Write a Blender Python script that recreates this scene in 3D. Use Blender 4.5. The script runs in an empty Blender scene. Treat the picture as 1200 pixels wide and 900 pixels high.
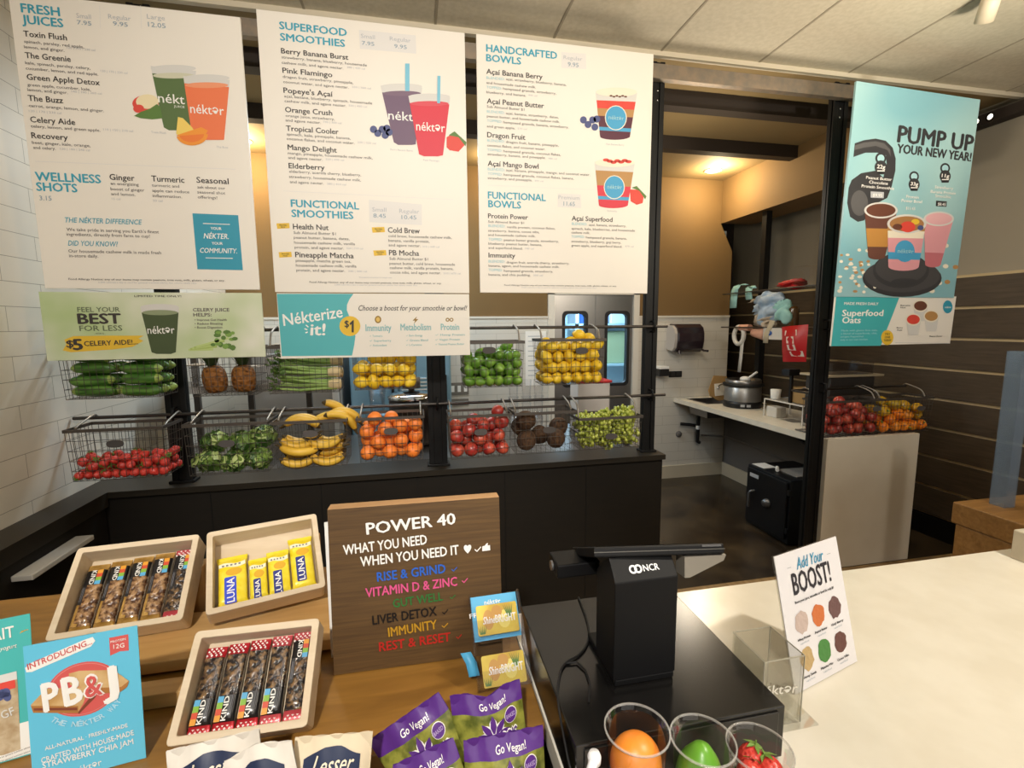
import bpy, math, random
import numpy as np
from mathutils import Vector, Matrix, Euler

# ------------------------------------------------------------------ camera, world, lights, exposure
SC = bpy.context.scene
COL = SC.collection
FPX, YAW, PIT, ROL, CH = 559.6, .20328, .12305, -.00776, 1.7
_cy, _sy, _cp, _sp, _cr, _sr = math.cos(YAW), math.sin(YAW), math.cos(PIT), math.sin(PIT), math.cos(ROL), math.sin(ROL)
FW = Vector((_sy * _cp, _cy * _cp, -_sp))
_r = Vector((_cy, -_sy, 0)); _u = _r.cross(FW)
RT = _cr * _r + _sr * _u; UP = -_sr * _r + _cr * _u
CAM = Vector((0, 0, CH))
cd = bpy.data.cameras.new('camera'); cam = bpy.data.objects.new('camera', cd); COL.objects.link(cam)
cd.sensor_width = 36; cd.lens = FPX / 1200 * 36; cd.clip_start = .02; cd.clip_end = 60
m = Matrix.Identity(4)
for i in range(3):
    m[i][0], m[i][1], m[i][2], m[i][3] = RT[i], UP[i], -FW[i], CAM[i]
cam.matrix_world = m
SC.camera = cam
SC.view_settings.view_transform = 'Standard'; SC.view_settings.look = 'None'
SC.view_settings.gamma = 1; SC.view_settings.use_curve_mapping = False
SC.view_settings.exposure = 0.0
SC.cycles.max_bounces = 6; SC.cycles.transparent_max_bounces = 16
SC.cycles.use_denoising = True
SC.cycles.sample_clamp_indirect = 4.0
SC.cycles.caustics_reflective = False; SC.cycles.caustics_refractive = False

wd = bpy.data.worlds.new('world'); SC.world = wd; wd.use_nodes = True
wd.node_tree.nodes['Background'].inputs[0].default_value = (1.0, .93, .82, 1)
wd.node_tree.nodes['Background'].inputs[1].default_value = .13

def lamp(name, typ, loc, energy, color, target=None, size=.1, size_y=None, spot=None, blend=.6):
    l = bpy.data.lights.new(name, typ); l.energy = energy; l.color = color
    if typ == 'AREA':
        l.size = size
        if size_y: l.shape = 'RECTANGLE'; l.size_y = size_y
    else:
        l.shadow_soft_size = size
    if spot: l.spot_size = math.radians(spot); l.spot_blend = blend
    o = bpy.data.objects.new(name, l); COL.objects.link(o); o.location = loc
    if target is not None:
        o.rotation_euler = (Vector(target) - Vector(loc)).to_track_quat('-Z', 'Y').to_euler()
    return o
WARM = (1.0, .84, .62); NEUT = (1.0, .945, .86); COOL = (.72, .88, 1.0)
# track spotlights along the ceiling over the customers, aimed at the menu boards and the counter
lamp('track_lamp', 'SPOT', (-.9, -.1, 3.12), 54, NEUT, (-1.0, 2.4, 1.9), .06, spot=75)
lamp('track_lamp', 'SPOT', (.1, -.1, 3.12), 74, NEUT, (-.05, 2.4, 2.0), .06, spot=75)
lamp('track_lamp', 'SPOT', (1.1, -.1, 3.12), 76, NEUT, (.9, 2.4, 2.1), .06, spot=75)
lamp('track_lamp', 'SPOT', (2.3, .2, 3.12), 75, NEUT, (2.9, 2.4, 2.1), .06, spot=80)
lamp('track_lamp', 'SPOT', (1.7, -.2, 3.12), 175, (1.0, .92, .78), (1.3, .75, .95), .06, spot=70)
lamp('track_lamp', 'SPOT', (-.5, -1.3, 3.12), 350, NEUT, (-.35, .9, 1.05), .06, spot=42)
# storefront glazing behind the customers: soft daylight
lamp('storefront_daylight', 'AREA', (1.6, -3.4, 1.6), 55, (1.0, .96, .90), (1.0, 2, 1.5), 5.0, 2.4)
# added area light with no fixture, aimed up to brighten the right ceiling
lamp('ceiling_fill', 'AREA', (2.5, .9, 2.2), 40, (1.0, .88, .68), (2.0, 1.1, 3.2), .4, .3)
# kitchen: recessed downlights, the cool fluorescent over the equipment, and the lit room behind the doors
for x, y, e in ((2.93, 4.30, 26), (-1.30, 4.34, 26), (.75, 4.35, 10)):
    lamp('kitchen_downlight', 'POINT', (x, y, 3.06), e, (1.0, .80, .50), None, .05)
lamp('kitchen_tube', 'AREA', (-.2, 3.75, 3.0), 46, COOL, (-.2, 3.75, 0), 1.6, .2)
lamp('kitchen_fill', 'POINT', (1.9, 2.98, 2.45), 22, (1.0, .88, .70), None, .12)  # extra point light without a fitting, added to lift the kitchen ceiling
lamp('back_room_tube', 'AREA', (1.9, 5.9, 2.3), 60, (.62, .86, 1.0), (1.9, 5.9, 0), 1.0, .3)

# ------------------------------------------------------------------ helpers
R = random.Random(7)
def srgb(h):
    if isinstance(h, str):
        h = h.lstrip('#'); c = [int(h[i:i + 2], 16) / 255 for i in (0, 2, 4)]
    else: c = h
    return tuple(x / 12.92 if x <= .04045 else ((x + .055) / 1.055) ** 2.4 for x in c)
MATS = {}
def mat(name, col, rough=.6, metal=0., spec=.5, col2=None, scale=20., stretch=(1, 1, 1), bump=0., kind='noise', emit=0., detail=3., lo=.35, hi=.65, alpha=1., coat=0.):
    if name in MATS: return MATS[name]
    M = bpy.data.materials.new(name); M.use_nodes = True; nt = M.node_tree; N = nt.nodes; L = nt.links
    p = N['Principled BSDF']; c = srgb(col)
    p.inputs['Base Color'].default_value = (*c, 1); p.inputs['Roughness'].default_value = rough
    p.inputs['Metallic'].default_value = metal; p.inputs['Specular IOR Level'].default_value = spec
    if coat: p.inputs['Coat Weight'].default_value = coat; p.inputs['Coat Roughness'].default_value = .1
    if emit:
        p.inputs['Emission Color'].default_value = (*c, 1); p.inputs['Emission Strength'].default_value = emit
    if col2 is not None or bump:
        tc = N.new('ShaderNodeTexCoord'); mp = N.new('ShaderNodeMapping'); L.new(tc.outputs['Object'], mp.inputs[0])
        mp.inputs['Scale'].default_value = stretch
        if kind == 'voronoi':
            t = N.new('ShaderNodeTexVoronoi'); t.inputs['Scale'].default_value = scale; out = t.outputs['Distance']
        else:
            t = N.new('ShaderNodeTexNoise'); t.inputs['Scale'].default_value = scale; t.inputs['Detail'].default_value = detail; out = t.outputs['Fac']
        L.new(mp.outputs[0], t.inputs['Vector'])
        if col2 is not None:
            r = N.new('ShaderNodeValToRGB'); e = r.color_ramp.elements
            e[0].position = lo; e[1].position = hi; e[0].color = (*c, 1); e[1].color = (*srgb(col2), 1)
            L.new(out, r.inputs[0]); L.new(r.outputs[0], p.inputs['Base Color'])
        if bump:
            b = N.new('ShaderNodeBump'); b.inputs['Strength'].default_value = bump; b.inputs['Distance'].default_value = .01
            L.new(out, b.inputs['Height']); L.new(b.outputs[0], p.inputs['Normal'])
    MATS[name] = M; return M
def clear_mat(name, tint=(1, 1, 1), fac=.12, rough=.05, haze=None):
    if name in MATS: return MATS[name]
    M = bpy.data.materials.new(name); M.use_nodes = True; nt = M.node_tree; N = nt.nodes; L = nt.links
    N.remove(N['Principled BSDF']); out = N['Material Output']
    tr = N.new('ShaderNodeBsdfTransparent'); tr.inputs[0].default_value = (*tint, 1)
    gl = N.new('ShaderNodeBsdfGlossy'); gl.inputs['Roughness'].default_value = rough
    lw = N.new('ShaderNodeLayerWeight'); lw.inputs[0].default_value = .25
    ma = N.new('ShaderNodeMath'); ma.operation = 'MULTIPLY_ADD'; ma.inputs[1].default_value = .30; ma.inputs[2].default_value = fac * .14
    L.new(lw.outputs['Fresnel'], ma.inputs[0])
    mx = N.new('ShaderNodeMixShader'); L.new(ma.outputs[0], mx.inputs[0]); L.new(tr.outputs[0], mx.inputs[1]); L.new(gl.outputs[0], mx.inputs[2])
    last = mx
    if haze:
        df = N.new('ShaderNodeBsdfDiffuse'); df.inputs[0].default_value = (*srgb(haze[0]), 1)
        m2 = N.new('ShaderNodeMixShader'); m2.inputs[0].default_value = haze[1]
        L.new(mx.outputs[0], m2.inputs[1]); L.new(df.outputs[0], m2.inputs[2]); last = m2
    L.new(last.outputs[0], out.inputs['Surface']); MATS[name] = M; return M
def tile_mat(name, col, mortar, w, h, plane, rough=.35, off=(0, 0, 0), bumpy=.25):
    """Running-bond wall tiles laid in the plane's own coordinates ('yz' or 'xz'), bricks w by h metres."""
    M = bpy.data.materials.new(name); M.use_nodes = True; nt = M.node_tree; N = nt.nodes; L = nt.links; p = N['Principled BSDF']
    tc = N.new('ShaderNodeNewGeometry'); sx = N.new('ShaderNodeSeparateXYZ'); L.new(tc.outputs['Position'], sx.inputs[0])
    cx = N.new('ShaderNodeCombineXYZ')
    L.new(sx.outputs['Y' if plane == 'yz' else 'X'], cx.inputs[0]); L.new(sx.outputs['Z' if plane != 'xy' else 'Y'], cx.inputs[1])
    mp = N.new('ShaderNodeMapping'); mp.inputs['Location'].default_value = off; L.new(cx.outputs[0], mp.inputs[0])
    b = N.new('ShaderNodeTexBrick'); b.inputs['Scale'].default_value = 1; b.inputs['Brick Width'].default_value = w; b.inputs['Row Height'].default_value = h
    b.inputs['Mortar Size'].default_value = .0013; b.inputs['Mortar Smooth'].default_value = .2
    b.inputs['Color1'].default_value = (*srgb(col), 1); b.inputs['Color2'].default_value = (*srgb(col), 1); b.inputs['Mortar'].default_value = (*srgb(mortar), 1)
    L.new(mp.outputs[0], b.inputs['Vector']); L.new(b.outputs['Color'], p.inputs['Base Color'])
    bp = N.new('ShaderNodeBump'); bp.inputs['Strength'].default_value = bumpy; bp.inputs['Distance'].default_value = .002; bp.invert = True
    L.new(b.outputs['Fac'], bp.inputs['Height'])
    nz = N.new('ShaderNodeTexNoise'); nz.inputs['Scale'].default_value = 9; L.new(tc.outputs['Position'], nz.inputs['Vector'])
    b2 = N.new('ShaderNodeBump'); b2.inputs['Strength'].default_value = .12; b2.inputs['Distance'].default_value = .01
    L.new(nz.outputs['Fac'], b2.inputs['Height']); L.new(bp.outputs[0], b2.inputs['Normal']); L.new(b2.outputs[0], p.inputs['Normal'])
    p.inputs['Roughness'].default_value = rough
    MATS[name] = M; return M
def wood_mat(name, c1, c2, axis='x', scale=6., rough=.5, ring=14.):
    if name in MATS: return MATS[name]
    M = bpy.data.materials.new(name); M.use_nodes = True; nt = M.node_tree; N = nt.nodes; L = nt.links; p = N['Principled BSDF']
    tc = N.new('ShaderNodeTexCoord'); mp = N.new('ShaderNodeMapping'); L.new(tc.outputs['Object'], mp.inputs[0])
    s = [ring] * 3; s['xyz'.index(axis)] = 1.0; mp.inputs['Scale'].default_value = s
    n = N.new('ShaderNodeTexNoise'); n.inputs['Scale'].default_value = scale; n.inputs['Detail'].default_value = 5; n.inputs['Distortion'].default_value = .6
    L.new(mp.outputs[0], n.inputs['Vector'])
    n2 = N.new('ShaderNodeTexNoise'); n2.inputs['Scale'].default_value = 3.5; L.new(tc.outputs['Object'], n2.inputs['Vector'])
    ad = N.new('ShaderNodeMath'); ad.operation = 'MULTIPLY_ADD'; ad.inputs[1].default_value = .7; L.new(n.outputs['Fac'], ad.inputs[0])
    m2 = N.new('ShaderNodeMath'); m2.operation = 'MULTIPLY'; m2.inputs[1].default_value = .3; L.new(n2.outputs['Fac'], m2.inputs[0]); L.new(m2.outputs[0], ad.inputs[2])
    r = N.new('ShaderNodeValToRGB'); e = r.color_ramp.elements; e[0].position = .35; e[1].position = .65
    e[0].color = (*srgb(c1), 1); e[1].color = (*srgb(c2), 1)
    L.new(ad.outputs[0], r.inputs[0]); L.new(r.outputs[0], p.inputs['Base Color']); p.inputs['Roughness'].default_value = rough
    b = N.new('ShaderNodeBump'); b.inputs['Strength'].default_value = .12; b.inputs['Distance'].default_value = .003
    L.new(n.outputs['Fac'], b.inputs['Height']); L.new(b.outputs[0], p.inputs['Normal'])
    MATS[name] = M; return M

def ray(x, y): return FW + RT * ((x - 600) / FPX) - UP * ((y - 450) / FPX)
def onY(x, y, Y): d = ray(x, y); return CAM + d * (Y / d.y)
def onZ(x, y, Z): d = ray(x, y); return CAM + d * ((Z - CH) / d.z)
def onX(x, y, X): d = ray(x, y); return CAM + d * (X / d.x)

class Frame:
    """A plane standing in the room: origin at its lower left corner, u along, v up, n towards the viewer."""
    def __init__(s, o, u, v):
        s.o = Vector(o); s.u = Vector(u).normalized(); v = Vector(v); s.v = (v - s.u * v.dot(s.u)).normalized()
        s.n = s.u.cross(s.v); s.surf = lambda a, b: 0.
    def P(s, a, b, c=0.): return s.o + s.u * a + s.v * b + s.n * (c + s.surf(a, b))
    def px(s, x, y):
        d = ray(x, y); t = (s.o - CAM).dot(s.n) / d.dot(s.n); q = CAM + d * t - s.o
        return q.dot(s.u), q.dot(s.v)
def lean_frame(x, y, z, yaw=0., lean=0.):
    yaw, lean = math.radians(yaw), math.radians(lean)
    u = Vector((math.cos(yaw), math.sin(yaw), 0)); n = Vector((math.sin(yaw), -math.cos(yaw), 0))
    return Frame((x, y, z), u, -n * math.sin(lean) + Vector((0, 0, math.cos(lean))))

class B:
    def __init__(s): s.v = []; s.f = []; s.m = []; s.s = []; s.mats = []
    def mi(s, M):
        if M not in s.mats: s.mats.append(M)
        return s.mats.index(M)
    def add(s, vs, fs, M, smooth=False):
        k = len(s.v); s.v += [tuple(v) for v in vs]; i = s.mi(M)
        for f in fs: s.f.append(tuple(j + k for j in f)); s.m.append(i); s.s.append(smooth)
        return s
    def hexa(s, c, M):
        return s.add(c, [(0, 3, 2, 1), (4, 5, 6, 7), (0, 1, 5, 4), (1, 2, 6, 5), (2, 3, 7, 6), (3, 0, 4, 7)], M)
    def box(s, x0, x1, y0, y1, z0, z1, M):
        return s.hexa([(x0, y0, z0), (x1, y0, z0), (x1, y1, z0), (x0, y1, z0), (x0, y0, z1), (x1, y0, z1), (x1, y1, z1), (x0, y1, z1)], M)
    def fbox(s, F, a0, a1, b0, b1, c0, c1, M):
        return s.hexa([F.P(a0, b0, c0), F.P(a1, b0, c0), F.P(a1, b1, c0), F.P(a0, b1, c0), F.P(a0, b0, c1), F.P(a1, b0, c1), F.P(a1, b1, c1), F.P(a0, b1, c1)], M)
    def quad(s, p, M): return s.add(p, [tuple(range(len(p)))], M)
    def prism(s, F, pts, c0, c1, M, smooth=False):
        n = len(pts); ar = sum(pts[i][0] * pts[(i + 1) % n][1] - pts[(i + 1) % n][0] * pts[i][1] for i in range(n))
        if ar < 0: pts = pts[::-1]
        if abs(c1 - c0) < 1e-9: return s.add([F.P(a, b, c0) for a, b in pts], [tuple(range(n))], M)
        v = [F.P(a, b, c0) for a, b in pts] + [F.P(a, b, c1) for a, b in pts]
        s.add(v, [tuple(range(n))[::-1], tuple(range(n, 2 * n))], M)
        return s.add(v, [(i, (i + 1) % n, n + (i + 1) % n, n + i) for i in range(n)], M, smooth)
    def tube(s, pts, r, M, seg=8, smooth=True, caps=True, closed=False, flat=1.):
        pts = [Vector(p) for p in pts]; n = len(pts); rs = r if isinstance(r, (list, tuple)) else [r] * n
        vs = []; up = Vector((0, 0, 1)); prev = None
        for i, p in enumerate(pts):
            a = pts[(i - 1) % n] if (closed or i > 0) else p; b = pts[(i + 1) % n] if (closed or i < n - 1) else p
            t = (b - a); t = t.normalized() if t.length > 1e-9 else Vector((1, 0, 0))
            if prev is None:
                h = up if abs(t.z) < .95 else Vector((0, 1, 0)); e1 = t.cross(h).normalized()
            else:
                e1 = prev - t * prev.dot(t)
                e1 = e1.normalized() if e1.length > 1e-6 else t.cross(up).normalized()
            prev = e1; e2 = e1.cross(t)
            for k in range(seg):
                w = 2 * math.pi * (k + .5) / seg; vs.append(p + e1 * (math.cos(w) * rs[i]) + e2 * (math.sin(w) * rs[i] * flat))
        fs = []
        for i in range(n if closed else n - 1):
            j = (i + 1) % n
            for k in range(seg):
                l = (k + 1) % seg; fs.append((i * seg + k, j * seg + k, j * seg + l, i * seg + l))
        s.add(vs, fs, M, smooth and seg > 4)
        if caps and not closed:
            s.add(vs[:seg], [tuple(range(seg))], M); s.add(vs[-seg:], [tuple(range(seg))[::-1]], M)
        return s
    def lathe(s, prof, c, M, seg=24, smooth=True, axis=None, cap=True):
        c = Vector(c); q = Vector(axis).normalized().to_track_quat('Z', 'Y') if axis is not None else None
        vs = []
        for r, z in prof:
            for k in range(seg):
                w = 2 * math.pi * k / seg; p = Vector((r * math.cos(w), r * math.sin(w), z)); vs.append(c + (q @ p if q else p))
        n = len(prof); fs = [(i * seg + k, i * seg + (k + 1) % seg, (i + 1) * seg + (k + 1) % seg, (i + 1) * seg + k) for i in range(n - 1) for k in range(seg)]
        s.add(vs, fs, M, smooth)
        if cap:
            if prof[0][0] > 1e-5: s.add(vs[:seg], [tuple(range(seg))[::-1]], M)
            if prof[-1][0] > 1e-5: s.add(vs[-seg:], [tuple(range(seg))], M)
        return s
    def ball(s, c, rx, ry, rz, M, seg=16, rings=10, fn=None):
        vs = []; c = Vector(c)
        for i in range(rings + 1):
            t = math.pi * i / rings
            for k in range(seg):
                w = 2 * math.pi * k / seg; p = Vector((math.sin(t) * math.cos(w), math.sin(t) * math.sin(w), -math.cos(t)))
                if fn: p = fn(p)
                vs.append(c + Vector((p.x * rx, p.y * ry, p.z * rz)))
        fs = [(i * seg + k, i * seg + (k + 1) % seg, (i + 1) * seg + (k + 1) % seg, (i + 1) * seg + k) for i in range(rings) for k in range(seg)]
        return s.add(vs, fs, M, True)
    def grid(s, fn, nu, nv, M, smooth=True):
        vs = [fn(i / nu, j / nv) for j in range(nv + 1) for i in range(nu + 1)]
        return s.add(vs, [(j * (nu + 1) + i, j * (nu + 1) + i + 1, (j + 1) * (nu + 1) + i + 1, (j + 1) * (nu + 1) + i) for j in range(nv) for i in range(nu)], M, smooth)
    def obj(s, name, parent=None, bevel=0., solid=0., origin=None, sub=0, segs=2):
        me = bpy.data.meshes.new(name); V = [Vector(v) for v in s.v]
        if parent is not None:
            off = Vector((0, 0, 0)); q = parent
            while q is not None: off += q.location; q = q.parent
            loc = Vector((0, 0, 0))
        elif origin is not None: off = loc = Vector(origin)
        else:
            xs, ys, zs = [v.x for v in V], [v.y for v in V], [v.z for v in V]
            off = loc = Vector(((min(xs) + max(xs)) / 2, (min(ys) + max(ys)) / 2, min(zs)))
        me.from_pydata([tuple(v - off) for v in V], [], s.f)
        for M in s.mats: me.materials.append(M)
        me.polygons.foreach_set('material_index', s.m); me.polygons.foreach_set('use_smooth', s.s); me.update()
        o = bpy.data.objects.new(name, me); COL.objects.link(o); o.location = loc
        if parent is not None: o.parent = parent
        if solid:
            q = o.modifiers.new('solid', 'SOLIDIFY'); q.thickness = solid; q.offset = 0
        if bevel:
            q = o.modifiers.new('bevel', 'BEVEL'); q.width = bevel; q.segments = segs; q.limit_method = 'ANGLE'; q.angle_limit = .7; q.harden_normals = False
        if sub:
            q = o.modifiers.new('sub', 'SUBSURF'); q.levels = sub; q.render_levels = sub
        return o
def tag(o, label, cat, group=None):
    o['label'] = label; o['category'] = cat
    if group: o['group'] = group
    return o
def thing(name, label, cat, loc=(0, 0, 0), group=None):
    o = bpy.data.objects.new(name, None); COL.objects.link(o); o.location = loc; o.empty_display_size = .05
    return tag(o, label, cat, group)
def struct(b, name, parent=None, **k):
    o = b.obj(name, parent, **k)
    if parent is None: o['kind'] = 'structure'
    return o
def copy_tree(o, parent=None):
    c = o.copy(); COL.objects.link(c)
    if parent is not None: c.parent = parent
    for ch in list(o.children): copy_tree(ch, c)
    return c

# ---- lettering
_fc = bpy.data.curves.new('lettering', 'FONT'); _fo = bpy.data.objects.new('lettering', _fc); COL.objects.link(_fo); _fc.resolution_u = 2
_gl = {}
def glyphs(t, bold):
    k = (t, bold)
    if k not in _gl:
        _fc.body = t; _fc.offset = bold; bpy.context.view_layer.update()
        me = bpy.data.meshes.new_from_object(_fo.evaluated_get(bpy.context.evaluated_depsgraph_get()))
        vs = [(v.co.x, v.co.y) for v in me.vertices]; fs = [tuple(p.vertices) for p in me.polygons]
        xs = [v[0] for v in vs] or [0, 1]
        _gl[k] = (vs, fs, min(xs), max(xs)); bpy.data.meshes.remove(me)
    return _gl[k]
CAP = .68
def letters(b, F, t, a0, b0, a1, h, M, bold=0., shear=0., c=.0008, db=0.):
    """Lettering on a frame from (a0,b0) to (a1,b0+db), capital height h."""
    vs, fs, x0, x1 = glyphs(t, 0.); w = x1 - x0 if x1 > x0 else 1; sy = h / CAP; L = math.hypot(a1 - a0, db)
    ca, sa = ((a1 - a0) / L, db / L) if L > 0 else (1, 0); sx = L / w
    d = bold * .8
    for kk, (ex, ey) in enumerate(((-d, 0), (d, 0), (0, d * .8), (0, -d * .5)) if bold else ((0, 0),)):
        out = []
        for x, y in vs:
            p = (x + ex - x0) * sx + y * sy * shear; q = (y + ey) * sy; out.append(F.P(a0 + p * ca - q * sa, b0 + p * sa + q * ca, c + kk * .00015))
        b.add(out, fs, M)
class Ink:
    """Printing on a frame, in the coordinates of a close-up of the photograph (ox, oy, scale)."""
    def __init__(s, b, F, ox, oy, sc): s.b = b; s.F = F; s.o = (ox, oy, sc)
    def q(s, x, y): return s.F.px(s.o[0] + x / s.o[2], s.o[1] + y / s.o[2])
    def T(s, t, x0, y0, x1, h, M, bold=0., shear=0., y1=None, c=.0008):
        a0, b0 = s.q(x0, y0); a1, b1 = s.q(x1, y0 if y1 is None else y1); hh = s.q(x0, y0 - h)[1] - b0
        letters(s.b, s.F, t, a0, b0, a1, hh, M, bold, shear, c, 0. if y1 is None else b1 - b0)
    def poly(s, pts, M, c=.0005): s.b.prism(s.F, [s.q(*p) for p in pts], c, c, M)
    def ell(s, x, y, rx, ry, M, c=.0006, n=20, y0=0, y1=360):
        s.poly([(x + rx * math.cos(math.radians(y0 + (y1 - y0) * i / n)), y + ry * math.sin(math.radians(y0 + (y1 - y0) * i / n))) for i in range(n)], M, c)
    def line(s, x0, y0, x1, y1, w, M, c=.0006):
        L = math.hypot(x1 - x0, y1 - y0) or 1; nx, ny = -(y1 - y0) / L * w / 2, (x1 - x0) / L * w / 2
        s.poly([(x0 + nx, y0 + ny), (x1 + nx, y1 + ny), (x1 - nx, y1 - ny), (x0 - nx, y0 - ny)], M, c)
    def boxline(s, p, w, M, c=.0006):
        for i in range(4): s.line(*p[i], *p[(i + 1) % 4], w, M, c)
# ------------------------------------------------------------------ materials
white_board = mat('board_white', '#efe9df', .45)
tileL = tile_mat('wall_tile', '#d8d2c5', '#8b8578', .406, .1016, 'yz', .5, off=(.12, -.165 + .1016 * 2, 0))
tileB = tile_mat('wall_tile_back', '#d3cec4', '#a39d92', .406, .1016, 'xz', .3, off=(0, .01, 0))
ochre = mat('ochre_paint', '#765c36', .8)
ceil_m = mat('ceiling_board', '#c9c0ad', .8, col2='#bfb6a2', scale=40)
groove = mat('ceiling_groove', '#9a917f', .8)
black = mat('black_laminate', '#120e08', .65, spec=.3, col2='#16110a', scale=6, stretch=(1, 1, 8))
capm = mat('ledge_laminate', '#231e16', .42)
steelblk = mat('black_steel', '#0c0b0a', .55, spec=.3)
concrete = mat('polished_concrete', '#2b2219', .25, col2='#4a3d2c', scale=3.2, detail=6, bump=.02)
plank = wood_mat('floor_plank', '#8a6c45', '#a98a5d', 'y', 5, .45, 9)
slat = wood_mat('wall_slat', '#3d3225', '#4e4132', 'y', 5, .6, 12)
batten = wood_mat('slat_groove', '#cdb88f', '#bca67c', 'y', 5, .5, 9)
greige = mat('greige_paint', '#9c9382', .8)
grey_wall = mat('grey_paint', '#6f6a66', .8)
cream = mat('cream_trim', '#cfc4ae', .5)
whitetrim = mat('white_trim', '#d8d2c6', .5)
steel = mat('brushed_steel', '#8d8a88', .33, 1., bump=.02, scale=8, stretch=(40, 1, 1))
chrome = mat('chrome', '#c4c4c6', .15, 1.)
galv = mat('galvanised_steel', '#8b8378', .5, .8, col2='#a08f7d', scale=18)
rubber = mat('black_rubber', '#0b0b0d', .6)
quartz = mat('white_quartz', '#f1ece0', .22, col2='#e9e3d5', scale=9, detail=6)
darkbrown = mat('dark_brown_paint', '#2b2119', .7)
bluewhite = mat('back_room_paint', '#dce9f0', .6)

# ------------------------------------------------------------------ the setting
b = B(); b.box(-1.7, 4.1, -4, 2.62, -.05, 0, plank); struct(b, 'floor')
b = B(); b.box(-1.7, 4.1, 2.62, 5.6, -.05, 0, concrete); struct(b, 'floor_kitchen')
b = B(); b.box(-1.7, 4.1, -4, 2.6, 3.18, 3.26, ceil_m)
x = 1.99 - .61 * 6
while x < 4:
    b.box(x - .006, x + .006, -4, 2.6, 3.178, 3.181, groove); x += .61
struct(b, 'ceiling')
b = B(); b.box(-1.7, 4.0, 2.585, 2.615, 3.155, 3.19, cream); struct(b, 'trim_1')
b = B(); b.box(-1.7, 4.1, 2.615, 5.6, 3.19, 3.27, mat('kitchen_ceiling', '#8d7750', .8)); struct(b, 'ceiling_kitchen')
for k, y in ((2, onZ(780, 117, 3.12).y), (3, onZ(780, 169, 3.12).y)):
    b = B(); b.box(-1.6, 4.0, y, y + .09, 3.09, 3.19, darkbrown); struct(b, 'trim_%d' % k)
b = B(); b.box(-1.7, -1.6, -4, 4.75, 0, 3.2, tileL); struct(b, 'wall_left')
# back wall: painted above a tiled dado, a doorway, and a clipped upper corner at the right
b = B(); Y = 4.69; F = Frame((0, Y, 0), (1, 0, 0), (0, 0, 1))
for p in ([(-1.7, 1.775), (1.34, 1.775), (1.34, 3.2), (-1.7, 3.2)], [(1.34, 2.02), (2.30, 2.02), (2.30, 3.2), (1.34, 3.2)], [(2.30, 1.775), (3.4, 1.775), (3.4, 2.465), (3.25, 2.753), (3.25, 3.2), (2.30, 3.2)]):
    b.prism(F, p, -.1, 0, ochre)
for p in ([(-1.7, 0), (1.34, 0), (1.34, 1.775), (-1.7, 1.775)], [(2.30, 0), (3.4, 0), (3.4, 1.775), (2.30, 1.775)]):
    b.prism(F, p, -.1, .004, tileB)
struct(b, 'wall_back')
b = B(); b.box(-1.6, 1.34, Y - .014, Y, 1.765, 1.785, whitetrim); b.box(2.30, 3.4, Y - .014, Y, 1.765, 1.785, whitetrim); struct(b, 'trim_4')
b = B(); b.box(2.32, 3.4, Y - .02, Y - .004, 0, .14, cream); struct(b, 'baseboard_back')
b = B(); b.box(3.4, 3.46, 2.69, 4.68, 0, .853, grey_wall); struct(b, 'wall_under_counter')
b = B(); b.box(3.384, 3.4, 2.69, 4.67, 0, .14, cream); struct(b, 'baseboard_right')
b = B(); b.box(3.25, 3.62, 2.75, 4.69, 2.753, 3.19, ochre); struct(b, 'trim_5')
b = B(); b.box(3.4, 4.1, 5.5, 5.6, 0, 3.2, darkbrown); struct(b, 'wall_far')
# right wall: dark boards with pale grooves between them, painted above
b = B(); X = 4.0; zs = [.17, .4, .64, .87, 1.1, 1.335, 1.57, 1.8, 2.03]
for i in range(len(zs) - 1):
    b.box(X - .012, X + .1, -4, 5.5, zs[i] + .010, zs[i + 1] - .010, slat)
b.box(X + .0, X + .1, -4, 5.5, .17, 2.04, batten); b.box(X - .012, X + .1, -4, 5.5, 0, .163, steelblk)
b.box(X, X + .1, -4, 5.5, 2.04, 3.2, greige)
struct(b, 'wall_right')
b = B(); b.box(X - .09, X, -4, 5.5, 3.05, 3.12, darkbrown); struct(b, 'trim_6')
for i, y in enumerate((2.805, 2.722)):
    t = thing('recessed_spot', ('left' if i == 0 else 'right') + ' of two tiny lit spots in the dark beam beside the poster', 'spotlight', (X - .092, y, 3.085))
    b = B(); b.lathe([(.0, 0), (.018, 0)], (X - .0915, y, 3.085), mat('spot_glow', '#fff4dc', emit=3.), 12, axis=(-1, 0, 0), cap=False); b.obj('bulb', t)
    b = B(); b.lathe([(.018, 0), (.024, .0), (.024, .004), (.018, .004)], (X - .091, y, 3.085), steelblk, 12, axis=(-1, 0, 0), cap=False); b.obj('rim', t)
# the doors to the back room
def rr(x0, x1, z0, z1, r, n=5):
    out = []
    for cx, cz, s in ((x1 - r, z1 - r, 0), (x0 + r, z1 - r, 90), (x0 + r, z0 + r, 180), (x1 - r, z0 + r, 270)):
        for i in range(n + 1):
            a = math.radians(s + 90 * i / n); out.append((cx + r * math.cos(a), cz + r * math.sin(a)))
    return out
def ring(b, F, outer, inner, c0, c1, M):
    n = len(outer)
    v = [F.P(*p, c0) for p in outer] + [F.P(*p, c0) for p in inner] + [F.P(*p, c1) for p in outer] + [F.P(*p, c1) for p in inner]
    f = []
    for i in range(n):
        j = (i + 1) % n
        f += [(i, n + i, n + j, j), (2 * n + i, 2 * n + j, 3 * n + j, 3 * n + i), (i, j, 2 * n + j, 2 * n + i), (n + i, 3 * n + i, 3 * n + j, n + j)]
    b.add(v, f, M)
pane = clear_mat('door_pane', (.93, .97, 1.), .1)
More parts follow.
